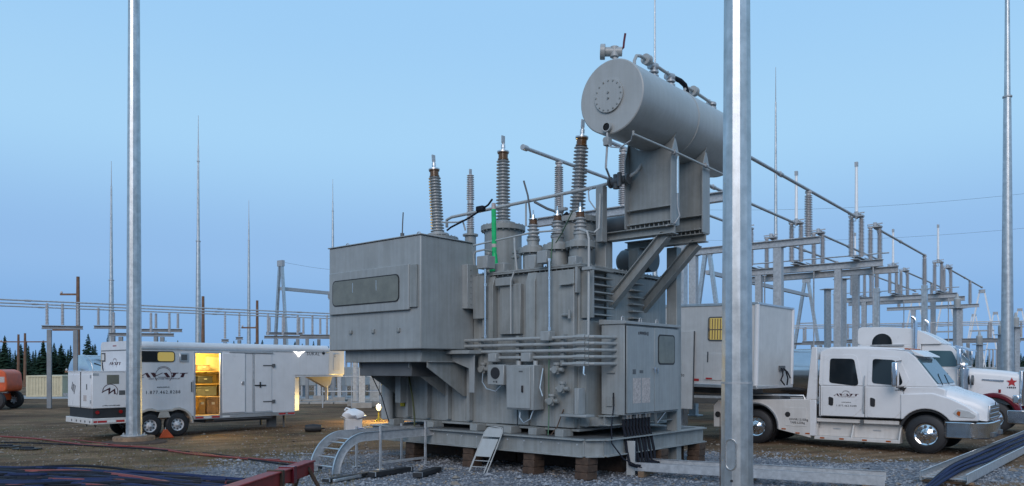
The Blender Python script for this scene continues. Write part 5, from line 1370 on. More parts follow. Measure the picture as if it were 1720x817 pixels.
# ------------------------------------------------------------------ curved ladder tray beside the transformer
ct = thing('curved_cable_tray', 'curved aluminium ladder cable tray on legs left of the transformer', 'cable tray', (-3.15, 16.75, 0), 49.5)
for y in (0, .75):
    ro, ri = .84, .655
    pl = [(2.3, ro), (0, ro)] + arc(0, 0, ro, 92, 178, 14) + [(-ro, .02), (-ri, .02)] + arc(0, 0, ri, 178, 92, 14) + [(0, ri), (2.3, ri)]
    s = MB().prism(pl, 'y', y - .006, y + .006).build('side_rail', 'galv', ct)
    for r_, nm in ((ro, 'rail_flange'), (ri, 'rail_flange')):
        pts = [(2.3, r_), (0, r_)] + arc(0, 0, r_, 92, 178, 14) + [(-r_, .02)]
        fl_ = MB(); 
        for i in range(len(pts) - 1):
            (xa, za), (xb, zb) = pts[i], pts[i + 1]
            d_ = Vector((xb - xa, zb - za)).normalized(); nx_, nz2 = -d_.y, d_.x
            w0, w1 = (y - .008, y + .035) if y > .1 else (y - .035, y + .008)
            fl_.add([(xa, w0, za), (xb, w0, zb), (xb, w1, zb), (xa, w1, za), (xa + nx_ * .006, w0, za + nz2 * .006), (xb + nx_ * .006, w0, zb + nz2 * .006), (xb + nx_ * .006, w1, zb + nz2 * .006), (xa + nx_ * .006, w1, za + nz2 * .006)], [(3, 2, 1, 0), (4, 5, 6, 7), (0, 1, 5, 4), (2, 3, 7, 6)])
        fl_.build(nm, 'alu', s, ang=50)
rung = MB().cyl((0, 0, 0), (0, .74, 0), .016, n=8).mesh('rung', 'alu')
for x in (.25, .55, .85, 1.15, 1.45, 1.75, 2.05): put('rung', rung, ct, (x, .005, .69))
for a in (100, 117, 134, 151, 168): put('rung', rung, ct, (.69 * math.cos(R(a)), .005, .69 * math.sin(R(a))))
for x, y, h in ((.42, -.03, .95), (1.75, -.03, 1.0), (.42, .79, .90), (1.75, .79, .9)):
    l_ = MB().box(x - .025, x + .025, y - .02, y + .02, 0, h).build('leg', 'galv', ct, .004, 1)
    MB().box(x - .09, x + .09, y - .07, y + .07, 0, .012).build('foot_plate', 'galv', l_)
for z in (.15,): MB().bar((.42, -.03, z), (1.75, -.03, z), .03, .05).build('leg_brace', 'galv', ct)
def plank(px0, py0, px1, py1, w, h, mt, label, name='plank'):
    a = Vector((0, 0, 0)); 
    D0 = 2904 / (py0 - 619); D1 = 2904 / (py1 - 619)
    p0 = Vector((pxp(px0, D0), D0, 0)); p1 = Vector((pxp(px1, D1), D1, 0)); d = p1 - p0
    t = thing(name, label, 'plank', (p0.x, p0.y, .02), math.degrees(math.atan2(d.y, d.x)))
    m = MB().box(0, d.length, -w / 2, w / 2, 0, h); b_ = m.build('board', mt, t, .008)
    for x in (.05, d.length - .08): MB().box(x, x + .03, -w / 2 - .003, w / 2 + .003, .002, h + .003).build('end_band', 'galv', b_)
    return t
plank(545, 812, 640, 796, .14, .06, 'black', 'dark timber plank under the foot of the curved tray')
plank(622, 803, 690, 792, .16, .09, 'black', 'black timber lying in front of the tray leg')
plank(700, 804, 738, 792, .18, .09, 'black', 'black timber lying right of the tray legs')
plank(560, 812, 606, 803, .05, .05, 'alu', 'pale metal strip in front of the curved tray', 'metal_strip')

# ------------------------------------------------------------------ folding chair leaning on the skid
fc = thing('folding_chair', 'grey metal folding chair leaning against the transformer skid', 'chair', (-.62, 16.55, 0), -28)
tilt = .40 / .95
def ch_(x, z, o=0.0): return (x + z * .27 - .12, o + z * .34, z)
for sx in (-.22, .22):
    MB().tube([ch_(sx, 0), ch_(sx, .45), ch_(sx * .98, .84), ch_(sx * .80, .93), ch_(0, .95)], .014, 8).build('front_leg', 'paint3', fc)
    MB().tube([ch_(sx * .82, 0, -.05), ch_(sx * .82, .45, -.035), ch_(sx * .84, .55, -.02)], .012, 8).build('rear_leg', 'paint3', fc)
m = MB(); m.add([ch_(-.205, .74, -.012), ch_(.205, .74, -.012), ch_(.20, .88, -.012), ch_(.15, .925, -.012), ch_(-.15, .925, -.012), ch_(-.20, .88, -.012), ch_(-.205, .74, .004), ch_(.205, .74, .004), ch_(.20, .88, .004), ch_(.15, .925, .004), ch_(-.15, .925, .004), ch_(-.20, .88, .004)], [(0, 1, 2, 3, 4, 5), (11, 10, 9, 8, 7, 6)] + [(i, 6 + i, 6 + (i + 1) % 6, (i + 1) % 6) for i in range(6)])
m.build('backrest', 'paint3', fc, .004)
m = MB(); m.add([ch_(-.19, .33, -.05), ch_(.19, .33, -.05), ch_(.195, .70, -.035), ch_(-.195, .70, -.035), ch_(-.19, .33, -.03), ch_(.19, .33, -.03), ch_(.195, .70, -.015), ch_(-.195, .70, -.015)], [(0, 1, 2, 3), (7, 6, 5, 4), (0, 4, 5, 1), (1, 5, 6, 2), (2, 6, 7, 3), (3, 7, 4, 0)])
m.build('seat', 'paint3', fc, .008)
MB().tube([ch_(-.22, .24), ch_(.22, .24)], .010, 6).build('stretcher', 'paint3', fc)
MB().tube([ch_(-.18, .12, -.05), ch_(.18, .12, -.05)], .010, 6).build('stretcher', 'paint3', fc)

# ------------------------------------------------------------------ straight ladder trays on the right
def straight_tray(p0, ang, L, w, z0, h, label, dz=0.0):
    t = thing('cable_tray', label, 'cable tray', (p0[0], p0[1], z0), ang)
    for y in (0, w):
        s = MB().box(0, L, y - .006, y + .006, 0, h).build('side_rail', 'galv', t)
        o = .03 if y == 0 else -.03
        for z in (0.0, h): MB().box(0, L, min(y - .006, y + o), max(y + .006, y + o), z - .004, z + .004).build('rail_flange', 'alu', s)
    n = int(L / .3)
    rg_ = MB().box(-.05, .05, .01, w - .01, -.012, .012).mesh('rung', 'galv')
    for i in range(n): put('rung', rg_, t, (.15 + i * .3, 0, .06))
    for x in (.3, L * .5, L - .3): MB().box(x - .06, x + .06, -.06, w + .06, -z0 - .0, -.006).build('sleeper_block', 'wood', t)
    MB().box(L * .5 - .12, L * .5 + .12, -.010, -.006, .03, h - .03).build('splice_plate', 'galv', t)
    return t
t1 = straight_tray((2.36, 16.05), -27, 4.75, .80, .12, .17, 'straight galvanised cable tray lying at the foot of the right pole')
m = MB(); m.box(-.02, .16, -.02, .02, -.1, .60); m.box(-.02, .02, 0, .8, -.08, .02); m.build('end_plate', 'paint3', t1, .006)
u = Vector((.649, .760, 0)); vq = Vector((.760, -.649, 0))
c0 = vq * -3.86
def on_u(q, p): return vq * q + u * p
pA = on_u(-3.80, 16.6)
t2 = straight_tray((on_u(-3.05, 16.6)).to_tuple()[:2], 49.5, 24, .80, .05, .17, 'long cable tray full of dark cables running away past the truck')
def ground_cable(pts, r, mt, label, grp=None, n=6, name='cable'):
    P = []
    for k in range(len(pts) - 1):
        a, b_ = Vector(pts[k]), Vector(pts[k + 1])
        pm = Vector(pts[k - 1]) if k else a - (b_ - a); pn = Vector(pts[k + 2]) if k + 2 < len(pts) else b_ + (b_ - a)
        for i in range(6):
            s_ = i / 6
            P.append(.5 * ((2 * a) + (b_ - pm) * s_ + (2 * pm - 5 * a + 4 * b_ - pn) * s_ ** 2 + (3 * a - pm - 3 * b_ + pn) * s_ ** 3))
    P.append(Vector(pts[-1]))
    o = MB().tube(P, r, n).build(name, mt)
    return tag(o, label, 'cable', grp)
rc = random.Random(3)
for i in range(9):
    q0 = -3.72 + i * .065
    pts = []
    for k in range(13):
        p_ = 15.6 + k * 2.0
        v_ = on_u(q0 + rc.uniform(-.03, .03) + (0 if k > 1 else (k - 2) * .10 * (i - 4) / 4), p_ + (0 if k else rc.uniform(-.4, .5)))
        pts.append((v_.x, v_.y, .17 + .02 * (i % 3) if k > 0 else .06))
    ground_cable(pts, .026, 'bluecable' if i % 3 else 'cable', ('dark blue cable lying in the long tray by the truck' if i % 3 else 'black cable lying in the long tray by the truck'), 'cables in the long tray')

# ------------------------------------------------------------------ cable heap in the left foreground
def gp_(px, py, z=.03):
    D = (CAM_H - z) * 1320 / (py - 619); return (pxp(px, D), D, z)
for i in range(46):
    y0 = 781 + 34 * (i / 46) + rc.uniform(-3, 3); y1 = 803 + 30 * rc.random(); ph = rc.uniform(-.7, .7); am = rc.uniform(.3, 1.0); bow = rc.uniform(-8, 8)
    ln = 400 + rc.uniform(-90, 90)
    pts = []
    for k in range(9):
        f = k / 8
        py = y0 + (y1 - y0) * f ** 1.3 + 9 * am * math.sin(f * 7 + ph) * (1 - f) + bow * math.sin(math.pi * f)
        pts.append(gp_(-60 + f * ln, max(780, py), .03 + (.10 * (1 - f) + .03) * rc.random()))
    mt = 'redcable' if i in (5, 23, 37) else 'bluecable' if i % 2 else 'cable'
    ground_cable(pts, rc.uniform(.028, .048), mt, {'bluecable': 'dark blue cable in the heap at the bottom left', 'cable': 'black cable in the heap at the bottom left', 'redcable': 'red cable in the heap at the bottom left'}[mt], 'heaped test cables, bottom left')
ground_cable([gp_(-40, 731), gp_(60, 737), gp_(150, 748), gp_(240, 751), (pxp(330, 19.8), 19.8, .03), gp_(430, 771), gp_(540, 782)], .024, 'redcable', 'red cable snaking across the ground below the steel pole')
ground_cable([gp_(-40, 742), gp_(70, 745), gp_(170, 750), gp_(270, 756), gp_(360, 763), gp_(470, 779), gp_(540, 786)], .022, 'cable', 'black cable snaking beside the red cable below the steel pole')
ground_cable([gp_(120, 738), gp_(200, 748), gp_(300, 757), gp_(400, 770), gp_(470, 772)], .016, 'redcable', 'thin red cord running with the red cable toward the sawhorse')
ground_cable([gp_(250, 803), gp_(310, 804), gp_(360, 807), gp_(400, 810)], .026, 'redcable', 'short red cord along the top of the cable heap')
for px, py, l in ((10, 752, 'small dark mat lying at the left edge'), (46, 756, 'small dark cloth right of the dark mat')):
    p_ = gp_(px, py, .0); t = thing('rubber_mat', l, 'mat', (p_[0], p_[1], .02), rc.uniform(-15, 15))
    MB().prism(soften([(-.38, -.16), (.3, -.2), (.42, .1), (-.3, .2)], .1), 'z', 0, .03).build('sheet', 'black', t, .008)
    MB().prism(soften([(-.2, -.1), (.2, -.08), (.15, .1), (-.15, .12)], .06), 'z', .03, .06).build('fold', 'cable', t, .008)

# ------------------------------------------------------------------ red sawhorse
sw = thing('sawhorse', 'red steel sawhorse with brown legs in the lower left foreground', 'sawhorse', (-3.13, 12.0, 0), math.degrees(math.atan2(-2.5, -.26)))
m = MB(); m.box(-.12, 2.9, -.07, .07, .58, .76); m.box(-.12, 2.9, -.10, .10, .76, .785); m.build('top_beam', 'red', sw, .012)
for x in (.12, 2.6):
    for s in (-1, 1):
        MB().bar((x, s * .06, .70), (x + (-.22 if x < 1 else .2), s * .36, .0), .07, .05).build('leg', 'rust', sw, .006)
    MB().bar((x - .05, -.2, .32), (x - .05, .2, .32), .05, .04).build('cross_brace', 'rust', sw)
MB().box(.7, .82, -.115, .115, .56, .80).build('clamp_band', 'maroon', sw, .006)
MB().box(1.15, 1.22, -.115, .115, .56, .80).build('clamp_band', 'rust', sw, .006)

# ------------------------------------------------------------------ lit work lamp and site clutter behind the tray
wlp = thing('work_lamp', 'small glowing work lamp on a yellow stand beside the transformer', 'lamp', (-5.515, 32.5, -.28), 0)
MB().cyl((0, 0, .28), (0, 0, .66), .035, n=10).build('stand', 'yellow', wlp)
m = MB()
for a in (0, 120, 240): m.bar((0, 0, .45), (.25 * math.cos(R(a)), .25 * math.sin(R(a)), .29), .03, .02)
m.build('tripod', 'yellow', wlp)
MB().lathe([(.05, .66), (.06, .70), (.05, .72)], 12).build('socket', 'black', wlp)
MB().lathe([(.03, .72), (.085, .78), (.11, .86), (.09, .94), (.04, .98), (.001, .985)], 18).build('bulb', 'bulb', wlp)
ld = bpy.data.lights.new('work_lamp_light', 'POINT'); ld.energy = 620; ld.color = (1.0, .68, .22); ld.shadow_soft_size = .12
lo = bpy.data.objects.new('work_lamp_light', ld); COL.objects.link(lo); lo.location = (-5.515, 32.5, .72)
bx = thing('cardboard_box', 'pale box with a white sack slumped over it near the work lamp', 'box', (-5.38, 26.6, 0), 20)
MB().box(-.28, .28, -.2, .2, 0, .5).build('box_body', 'offwhite', bx, .01)
for s in (-1, 1): MB().bar((s * .28, 0, .5), (s * .40, 0, .56), .36, .01).build('flap', 'offwhite', bx)
sk = thing('white_sack', 'crumpled white sack on the pale box near the work lamp', 'sack', (-5.30, 26.6, .5), 10)
m = MB(); rr_ = random.Random(9)
prof = [(.02, 0), (.26, .02), (.33, .10), (.28, .2), (.18, .28), (.05, .33)]
m.lathe(prof, 14)
m.v = [(x * 1.2 + rr_.uniform(-.05, .05) - z * .4, y * .8 + rr_.uniform(-.05, .05), z + rr_.uniform(-.03, .03)) for x, y, z in m.v]
m.build('sack_body', 'white', sk, ang=50)
MB().tube([(-.18, 0, .32), (-.3, .02, .36), (-.36, .05, .28)], .03, 6).build('sack_neck', 'white', sk)
tp = thing('tarpaulin', 'crumpled blue tarpaulin on the ground beside the work lamp', 'tarpaulin', (-4.95, 26.3, 0), -10)
m = MB(); N = 12
for j in range(N + 1):
    for i in range(N + 1):
        x, y = -.5 + i / N, -.3 + .6 * j / N
        e = min(1, 3 * min(i, N - i, j, N - j) / N)
        m.v.append((x, y, .03 + e * (.16 + .10 * mn.noise((x * 4, y * 4, 1)))))
m.f = [(j * (N + 1) + i, j * (N + 1) + i + 1, (j + 1) * (N + 1) + i + 1, (j + 1) * (N + 1) + i) for j in range(N) for i in range(N)]
m.build('sheet', 'blue', tp, ang=60)
MB().tube([(-.5, -.2, .04), (-.2, -.25, .2), (.2, -.1, .26), (.5, .1, .05)], .012, 5).build('tie_rope', 'offwhite', tp)
bt2 = thing('sandbag', 'dark sandbag lying on the lit ground right of the trailer jack', 'bag', (-6.9, 27.3, 0), 15)
m = MB(); m.lathe([(.02, -.3), (.12, -.27), (.15, 0), (.12, .27), (.02, .3)], 12, (0, 0, .12), 'x'); m.build('bag', 'black', bt2); MB().tube([(.28, 0, .12), (.38, .03, .1)], .03, 6).build('bag_neck', 'black', bt2)
# ------------------------------------------------------------------ switchyard behind, on its own axes (x across the buses, y along them)
SRZ = -38
def Sw(q, p, z=0):
    c, s = math.cos(R(SRZ)), math.sin(R(SRZ)); return (q * c - p * s, q * s + p * c, z)
QA, QB, QC = -10.58, -13.54, -16.2
QS = (QA, QB, QC)
NM = ('near', 'middle', 'far')
BUS, BASE = 9.74, 7.75
post_m = MB().lathe([(.11, 0), (.11, .05)] + [(r, .05 + z) for r, z in sheds(0, 1.72, 24, .10, .175, .16)] + [(.10, 1.78), (.10, 1.86), (.14, 1.86), (.14, 1.90)], 16).mesh('insulator', 'porcelain2', 40)
pair_m = MB().lathe([(.10, 0), (.10, .05)] + [(r, .05 + z) for r, z in sheds(0, 1.82, 26, .085, .15, .14)] + [(.09, 1.87), (.09, 1.94), (.13, 1.94), (.13, 1.98)], 14).mesh('insulator', 'porcelain2', 40)
def bus_support(p, q0, q1, cols, qs, label, zb=BASE, posts=True, grp='steel bus supports'):
    t = thing('bus_support', label, 'bus support', Sw(0, p), SRZ, grp)
    if len(cols) < 3: MB().ibeam((q0, 0, zb - .16), (q1, 0, zb - .16), .26, .30, .03).build('cross_beam', 'galv', t)
    for q in cols:
        c = MB().box(q - .17, q + .17, -.17, .17, 0, zb - (.31 if len(cols) < 3 else .02)).build('column', 'galv' if len(cols) < 3 else 'galvpole', t, .01, 1)
        MB().box(q - .32, q + .32, -.32, .32, 0, .05).build('base_plate', 'galv', c)
        MB().box(q - .26, q + .26, -.2, .2, zb - .33, zb - .31).build('cap_plate', 'galv', c)
    if posts:
        for q in qs:
            i = put('insulator', post_m, t, (q, 0, zb))
            MB().box(-.12, .12, -.06, .06, 1.90, 1.96).build('bus_clamp', 'galv', i)
    return t
bus_support(23.5, -17.3, -9.7, (-15.9, -11.4), QS, 'steel bus support just behind the transformer conservator')
bus_support(33.9, -17.0, -10.1, (-15.8, -11.85), QS, 'steel bus support whose beam end shows right of the foreground pole')
bus_support(58.2, -17.0, -9.9, QS, QS, 'bus support with bright columns between the two switch rows')
bus_support(77.6, -17.2, -9.9, (-15.0, -11.3), QS, 'bus support beyond the second switch row')
def bus(q, p0, p1, label):
    a = Sw(q, p0); t = thing('bus_pipe', label, 'bus pipe', (a[0], a[1], BUS), SRZ, 'parallel aluminium bus pipes')
    L = p1 - p0
    MB().cyl((0, 0, 0), (0, L, 0), .065, n=12).build('pipe', 'galv', t)
    for y in (.04, L - .04): MB().cyl((0, y - .12, 0), (0, y + .12, 0), .10, n=12).build('end_fitting', 'galv', t)
    m = MB(); m.cyl((0, L * .45, -.10), (0, L * .45, .12), .03); m.cyl((0, L * .45 - .15, 0), (0, L * .45 + .15, 0), .09, n=12); m.build('coupler', 'galv', t)
    return t
for q, n_, s0 in ((QA, 'near', 21.6), (QB, 'middle', 22.4), (QC, 'far', 21.4)):
    bus(q, s0, 41.4, '%s phase bus pipe from behind the transformer to the first switch row' % n_)
    bus(q, 45.3, 58.3, '%s phase bus pipe between the two switch rows' % n_)
    bus(q, 66.8, 84.6, '%s phase bus pipe running from the second switch row to the far A frame' % n_)
def switch(q, p, label):
    a = Sw(q, p); t = thing('disconnect_switch', label, 'switch', (a[0], a[1], 0), SRZ, 'open disconnect switches')
    MB().ibeam((0, -.45, BASE - .09), (0, 4.1, BASE - .09), .34, .16, .03).build('switch_base', 'galv', t)
    for y in (0, 3.7):
        for x in (-.24, .24):
            put('insulator', pair_m, t, (x * .85, y + (.12 if x > 0 else -.12), BASE))
        MB().box(-.34, .34, y - .18, y + .18, BASE + 1.98, BASE + 2.05).build('terminal_plate', 'galv', t)
        m = MB(); m.bar((-.3, y - .3, BASE + 2.1), (.3, y + .25, BASE + 2.22), .08, .06); m.bar((.25, y - .2, BASE + 2.05), (-.1, y + .3, BASE + 2.28), .06, .06); m.cyl((0, y, BASE + 2.0), (0, y, BASE + 2.25), .10, n=10); m.build('contact_jaw', 'galv', t)
    MB().cyl((0, 0, BASE + 2.15), (0, 0, BASE + 4.55), .085, .07, n=12).build('open_blade', 'whitesteel', t)
    MB().box(-.07, .07, -.09, .09, BASE + 4.50, BASE + 4.72).build('blade_tip', 'galv', t)
    MB().tube([(0, 3.7, BASE + 2.2), (.05, 4.0, BASE + 1.75), (.05, 4.35, BASE + 1.6), (0, 4.7, BASE + 1.95)], .02, 6).build('jumper', 'galv', t)
    MB().tube([(0, -.1, BASE + 2.15), (.1, -.5, BASE + 1.7), (.05, -.9, BASE + 1.65), (0, -1.2, BASE + 1.95)], .02, 6).build('jumper', 'galv', t)
    m = MB(); m.cyl((.4, 1.6, 1.0), (.4, 1.6, BASE - .2), .035); m.cyl((0, 1.6, BASE + .12), (0, 3.6, BASE + .12), .03); m.build('operating_rod', 'galv', t)
for row, p in (('first', 41.4), ('second', 63.0)):
    for q, n_ in zip(QS, NM):
        switch(q, p, 'open disconnect switch on the %s phase of the %s switch row' % (n_, row))
    t = thing('switch_stand', 'steel stand carrying the three open switches of the %s row' % row, 'switch stand', Sw(0, p), SRZ, 'switch stands')
    for y in (.2, 3.5):
        MB().ibeam((-17.6, y, BASE - .36), (-9.4, y, BASE - .36), .30, .34, .03).build('cross_beam', 'galv', t)
    for q in (-15.6, -11.5):
        for y in (.2, 3.5):
            c = MB().box(q - .16, q + .16, y - .16, y + .16, 0, BASE - .54).build('column', 'galv', t, .01, 1)
            MB().box(q - .3, q + .3, y - .3, y + .3, 0, .05).build('base_plate', 'galv', c)
            MB().box(q - .24, q + .24, y - .2, y + .2, 3.2, 3.3).build('splice_band', 'galv', c)
    m = MB(); m.cyl((-17.5, 2.4, BASE + .4), (-9.6, 2.4, BASE + .4), .035); m.build('gang_pipe', 'galv', t)
# A frames at the end of the buses
def aframe(X, Y, rz, apex, spread, label, beam=None, w=.22, grp='A frame dead end structures'):
    t = thing('a_frame_tower', label, 'steel tower', (X, Y, 0), rz, grp)
    for s in (-1, 1):
        MB().bar((s * spread, 0, 0), (s * .22, 0, apex - .6), w, w).build('leg', 'galvpole' if w > .2 else 'whitesteel', t)
    aw = .45 if w > .2 else .26
    MB().box(-aw, aw, -aw * .4, aw * .4, apex - (.65 if w > .2 else .62), apex - (0 if w > .2 else .3)).build('apex_plate', 'galv', t)
    zc = apex * .58
    MB().bar((-spread * (1 - zc / apex) - .2, 0, zc), (spread * (1 - zc / apex) + .2, 0, zc), .14, .14).build('tie_bar', 'galv', t)
    if beam:
        L, zb = beam
        MB().box(-.18, .18, 0, L, zb - .18, zb + .18).build('gantry_beam', 'galv', t)
    return t
for q, n_ in zip(QS, NM):
    a = Sw(q, 84.7); aframe(a[0], a[1], SRZ, BUS + .1, 1.9, 'slender white A frame ending the %s bus pipe at the far right' % n_, None, .13)
for i, (px, ap, D) in enumerate(((1672, 520, 96), (1713, 514, 92), (1636, 524, 104))):
    aframe(pxp(px, D), D, SRZ, CAM_H + (619 - ap) / 1320 * D, 1.7, ('small A frame left of the right edge mast', 'small A frame at the right edge of the picture', 'small A frame below the long bus pipes, far right')[i], None, .13)
aframe(17.9, 72, -SRZ * 0 - 38, 13.2, 2.0, 'tall gantry A frame seen under the conservator braces', (29, 11.0), .34)
aframe(35.6, 95, -38, 13.2, 2.2, 'gantry A frame seen between box trailer and crew cab truck', None, .34)
aframe(-25.5, 86.7, -38, 14.1, 1.5, 'tall gantry tower behind the gooseneck trailer', (30, 11.0), .27)

# low buses crossing the back of the yard
def low_bus(x0, y0, x1, y1, z, label, grp):
    a, b_ = Vector((x0, y0, z)), Vector((x1, y1, z)); d = b_ - a
    t = thing('low_bus_pipe', label, 'bus pipe', a, math.degrees(math.atan2(d.y, d.x)), grp)
    L = d.length
    MB().cyl((0, 0, 0), (L, 0, 0), .042, n=10).build('pipe', 'galv', t)
    for k in range(1, 5): MB().cyl((L * k / 5 - .15, 0, 0), (L * k / 5 + .15, 0, 0), .06, n=10).build('coupler', 'galv', t)
for i in range(3):
    o = i * 2.4
    low_bus(-31 - o * .45, 40.5 + o, -10 - o * .45, 55.5 + o, 5.95, 'low bus pipe crossing the left background, %s of three' % ('nearest', 'middle', 'farthest')[i], 'low bus pipes, left')
    low_bus(22 + o * .3, 61.5 + o, 48 + o * .3, 50.5 + o, 5.55 - .0 * i, 'low bus pipe crossing behind the semi tractor, %s of three' % ('nearest', 'middle', 'farthest')[i], 'low bus pipes, right')
thin_m = MB().lathe([(.09, 0), (.09, .03)] + [(r, .03 + z) for r, z in sheds(0, 1.1, 14, .06, .10, .095)] + [(.07, 1.13), (.07, 1.18)], 10).mesh('insulator', 'porcelain2', 40)
def low_support(px, D, w, nins, zt, label, rz=-38, ncol=2, il=1.0, grp='low bus supports'):
    t = thing('low_bus_support', label, 'bus support', (pxp(px, D), D, 0), rz, grp)
    MB().ibeam((-w / 2, 0, zt - .14), (w / 2, 0, zt - .14), .22, .20, .03).build('cross_beam', 'rust_galv', t)
    for k in range(ncol):
        q = 0 if ncol == 1 else -w * .32 + k * w * .64 / (ncol - 1)
        MB().box(q - .11, q + .11, -.11, .11, 0, zt - .27).build('column', 'rust_galv', t, .01, 1)
    for k in range(nins):
        q = -w / 2 + .25 + k * (w - .5) / max(1, nins - 1)
        put('insulator', thin_m, t, (q, 0, zt), None, (1, 1, il))
    return t
low_support(105, 43.5, 2.0, 3, 4.6, 'low bus support with two columns left of the gooseneck trailer', 20, 2, 1.0)
low_support(238, 47, 3.6, 4, 4.35, 'low bus support half hidden by the left steel pole', 12, 2, 1.0)
low_support(262, 50, 3.2, 3, 4.75, 'low bus support just right of the left steel pole', 5, 1, .8)
low_support(190, 49, 2.2, 2, 4.9, 'low bus support left of the left steel pole', 10, 1, .9)
low_support(500, 56, 4.6, 5, 4.55, 'wide low switch platform above the trailer front', 8, 3, 1.25)
low_support(478, 58, 2.6, 3, 4.9, 'low bus support beside the gantry tower', 14, 1, .9)
low_support(378, 57, .5, 1, 4.35, 'single post support above the sliding door', 0, 1, 1.6)
low_support(402, 58, .5, 1, 4.55, 'second single post support above the sliding door', 0, 1, 1.5)
low_support(538, 55, 2.8, 3, 4.6, 'low bus support next to the grey cable box', 8, 2, .95)
for i, (px, D, l) in enumerate(((1395, 62, 'low bus support between the two white trucks and the tank trailer'), (1470, 58, 'low bus support above the semi sleeper'), (1612, 57, 'low bus support behind the semi exhaust'), (1660, 60, 'low bus support left of the right edge mast'), (1715, 56, 'low bus support at the far right edge'), (1350, 66, 'low bus support over the tank trailer'))):
    low_support(px, D, 4.2, 3, 4.4, l, -24, 2, .95)
# circuit breakers and instrument posts far behind
def breaker(px, D, label, h=3.0, rz=0, grp='far breakers and instrument cabinets'):
    t = thing('circuit_breaker', label, 'breaker', (pxp(px, D), D, 0), rz, grp)
    MB().box(-.6, .6, -.45, .45, .9, 2.3).build('mechanism_box', 'paint3', t, .03, 1)
    for x in (-.5, .5): MB().box(x - .06, x + .06, -.4, .4, 0, .9).build('leg', 'galv', t)
    for x in (-.38, 0, .38):
        put('insulator', thin_m, t, (x, 0, 2.3), None, (1, 1, h / 3))
    m = MB(); m.cyl((-.7, 0, 2.3 + 1.18 * h / 3), (.7, 0, 2.3 + 1.18 * h / 3), .04); m.build('bus_tie', 'galv', t)
for i, (px, D, l) in enumerate(((520, 60, 'far breaker under the gooseneck hitch'), (546, 64, 'far breaker between hitch and lit nose'), (590, 58, 'far breaker right of the lit trailer nose'), (616, 62, 'far breaker left of the transformer cable riser'), (1640, 62, 'far breaker behind the semi bonnet, left'), (1668, 66, 'far breaker behind the semi bonnet, middle'), (1705, 60, 'far breaker behind the semi bonnet, right'), (1400, 70, 'far breaker above the crew cab roof'), (1432, 74, 'far breaker left of the semi sleeper'))):
    breaker(px, D, l, 3 + (i % 3) * .4, 15 * (i % 4))
def post(px, D, z, w, label, grp='slim steel posts'):
    t = thing('instrument_post', label, 'post', (pxp(px, D), D, 0), 10, grp)
    MB().box(-w / 2, w / 2, -w / 2, w / 2, 0, z).build('column', 'galv', t, .01, 1)
    MB().box(-w * 1.1, w * 1.1, -w * 1.1, w * 1.1, z, z + .05).build('cap_plate', 'galv', t)
    if z < 6.5: MB().lathe([(.16, z + .05), (.2, z + .12), (.2, z + .6), (.1, z + .7), (.06, z + .95)], 12).build('instrument', 'paint3', t)
    MB().box(-w * 1.5, w * 1.5, -w * 1.5, w * 1.5, 0, .3).build('footing', 'concrete', t)
for px, D, z, w, l in ((597, 46, 2.7, .30, 'instrument post right of the lit trailer nose'), (608, 44, 3.2, .36, 'thicker instrument post beside the cable riser'), (570, 52, 2.2, .25, 'instrument post behind the hitch'), (536, 55, 2.4, .25, 'instrument post seen under the gooseneck'), (1390, 48, 7.0, .30, 'tall plain post behind the crew cab'), (1415, 46, 7.4, .34, 'tall bright post left of the semi sleeper'), (1608, 50, 6.0, .36, 'tall post behind the semi exhaust'), (1682, 52, 4.4, .3, 'post left of the right edge mast'), (1706, 50, 4.8, .34, 'post right of the right edge mast'), (1645, 54, 3.8, .28, 'post behind the semi bonnet')):
    post(px, D, z, w, l)

post(629, 46, 2.6, .55, 'broad pale post directly behind the work lamp')
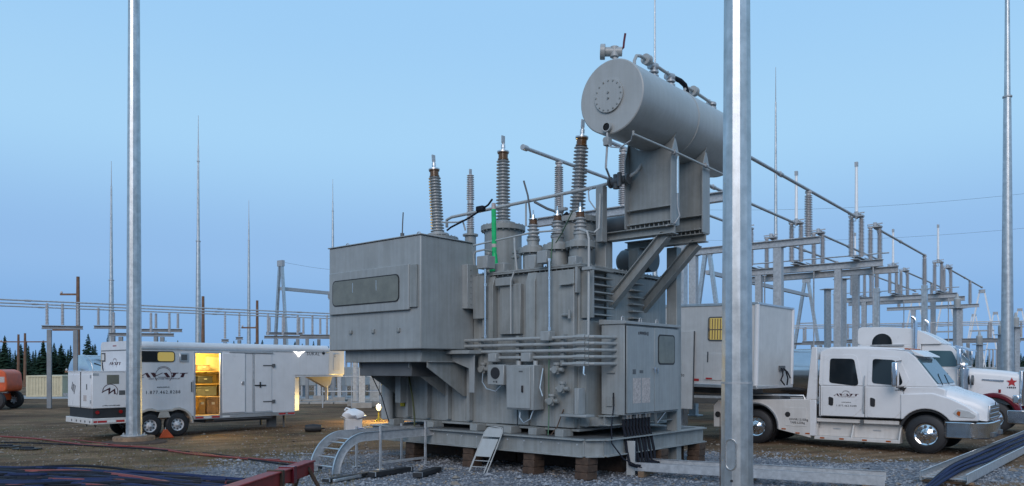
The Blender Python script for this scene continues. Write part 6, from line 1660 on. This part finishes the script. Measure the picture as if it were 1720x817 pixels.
# chain link fence and pale access road behind
fn = thing('chain_link_fence', 'chain link fence crossing the yard behind the trailer and trucks', 'fence', (-20, 72, 0), 0)
for i in range(11): MB().cyl((i * 3, 0, 0), (i * 3, 0, 2.1), .04, n=8).build('fence_post', 'galv', fn)
for z in (2.08, .12): MB().cyl((0, 0, z), (30, 0, z), .025, n=6).build('fence_rail', 'galv', fn)
m = MB()
for i in range(112):
    x = i * .25
    m.add([(x, 0, .1), (x + .012, 0, .1), (x + 2.0, 0, 2.1), (x + 1.988, 0, 2.1)], [(0, 1, 2, 3)]); m.add([(x + 2.0, .003, .1), (x + 2.012, .003, .1), (x, .003, 2.1), (x + .012, .003, 2.1)], [(0, 1, 2, 3)])
wm_ = m.build('wire_mesh', 'galv', fn, ang=0); wm_['kind'] = 'stuff'
f2 = thing('guard_rail', 'low pipe guard rail right of the lit trailer nose', 'railing', (-10.6, 44, 0), 4)
for i in range(5): MB().cyl((i * 1.6, 0, 0), (i * 1.6, 0, 1.75), .035, n=8).build('rail_post', 'galv', f2)
for z in (1.74, .9): MB().cyl((0, 0, z), (6.4, 0, z), .03, n=8).build('rail_bar', 'galv', f2)
m = MB(); m.box(-80, 80, 56, 62, .02, .05); rd = m.build('access_road', mat('pale gravel road', (.30, .30, .30), .95, 0, .2, .8, .4, 10)); rd['kind'] = 'structure'
for i, (y, l) in enumerate(((48.5, 'near line of pale concrete trench covers across the yard'), (52.5, 'far line of pale concrete trench covers across the yard'))):
    t = thing('cable_trench', l, 'trench cover', (-20, y, 0), 3, 'cable trench covers')
    cv_ = MB().box(0, 1.44, -.4, .4, 0, .12).mesh('cover_slab', 'concrete')
    for k in range(22): put('cover_slab', cv_, t, (k * 1.5, 0, .0))

# overhead wires
def wire(px0, py0, D0, px1, py1, D1, label):
    a = Vector((pxp(px0, D0), D0, CAM_H + (619 - py0) / 1320 * D0)); b_ = Vector((pxp(px1, D1), D1, CAM_H + (619 - py1) / 1320 * D1))
    P = [a + (b_ - a) * (i / 16) - Vector((0, 0, 1.1 * math.sin(math.pi * i / 16))) for i in range(17)]
    tag(MB().tube(P, .012, 4).build('overhead_wire', 'darkgrey'), label, 'wire', 'overhead wires')
wire(1100, 352, 95, 1900, 305, 80, 'upper thin overhead wire in the right sky')
wire(1100, 402, 100, 1900, 366, 84, 'lower thin overhead wire in the right sky')
wire(472, 440, 86.7, 700, 438, 100, 'thin overhead wire from the gantry tower top')

# bolts too small to pick apart stay joined
for o in list(COL.objects):
    if o.name.split('.')[0] in ('bolt_ring', 'bolt_row'): o['kind'] = 'stuff'
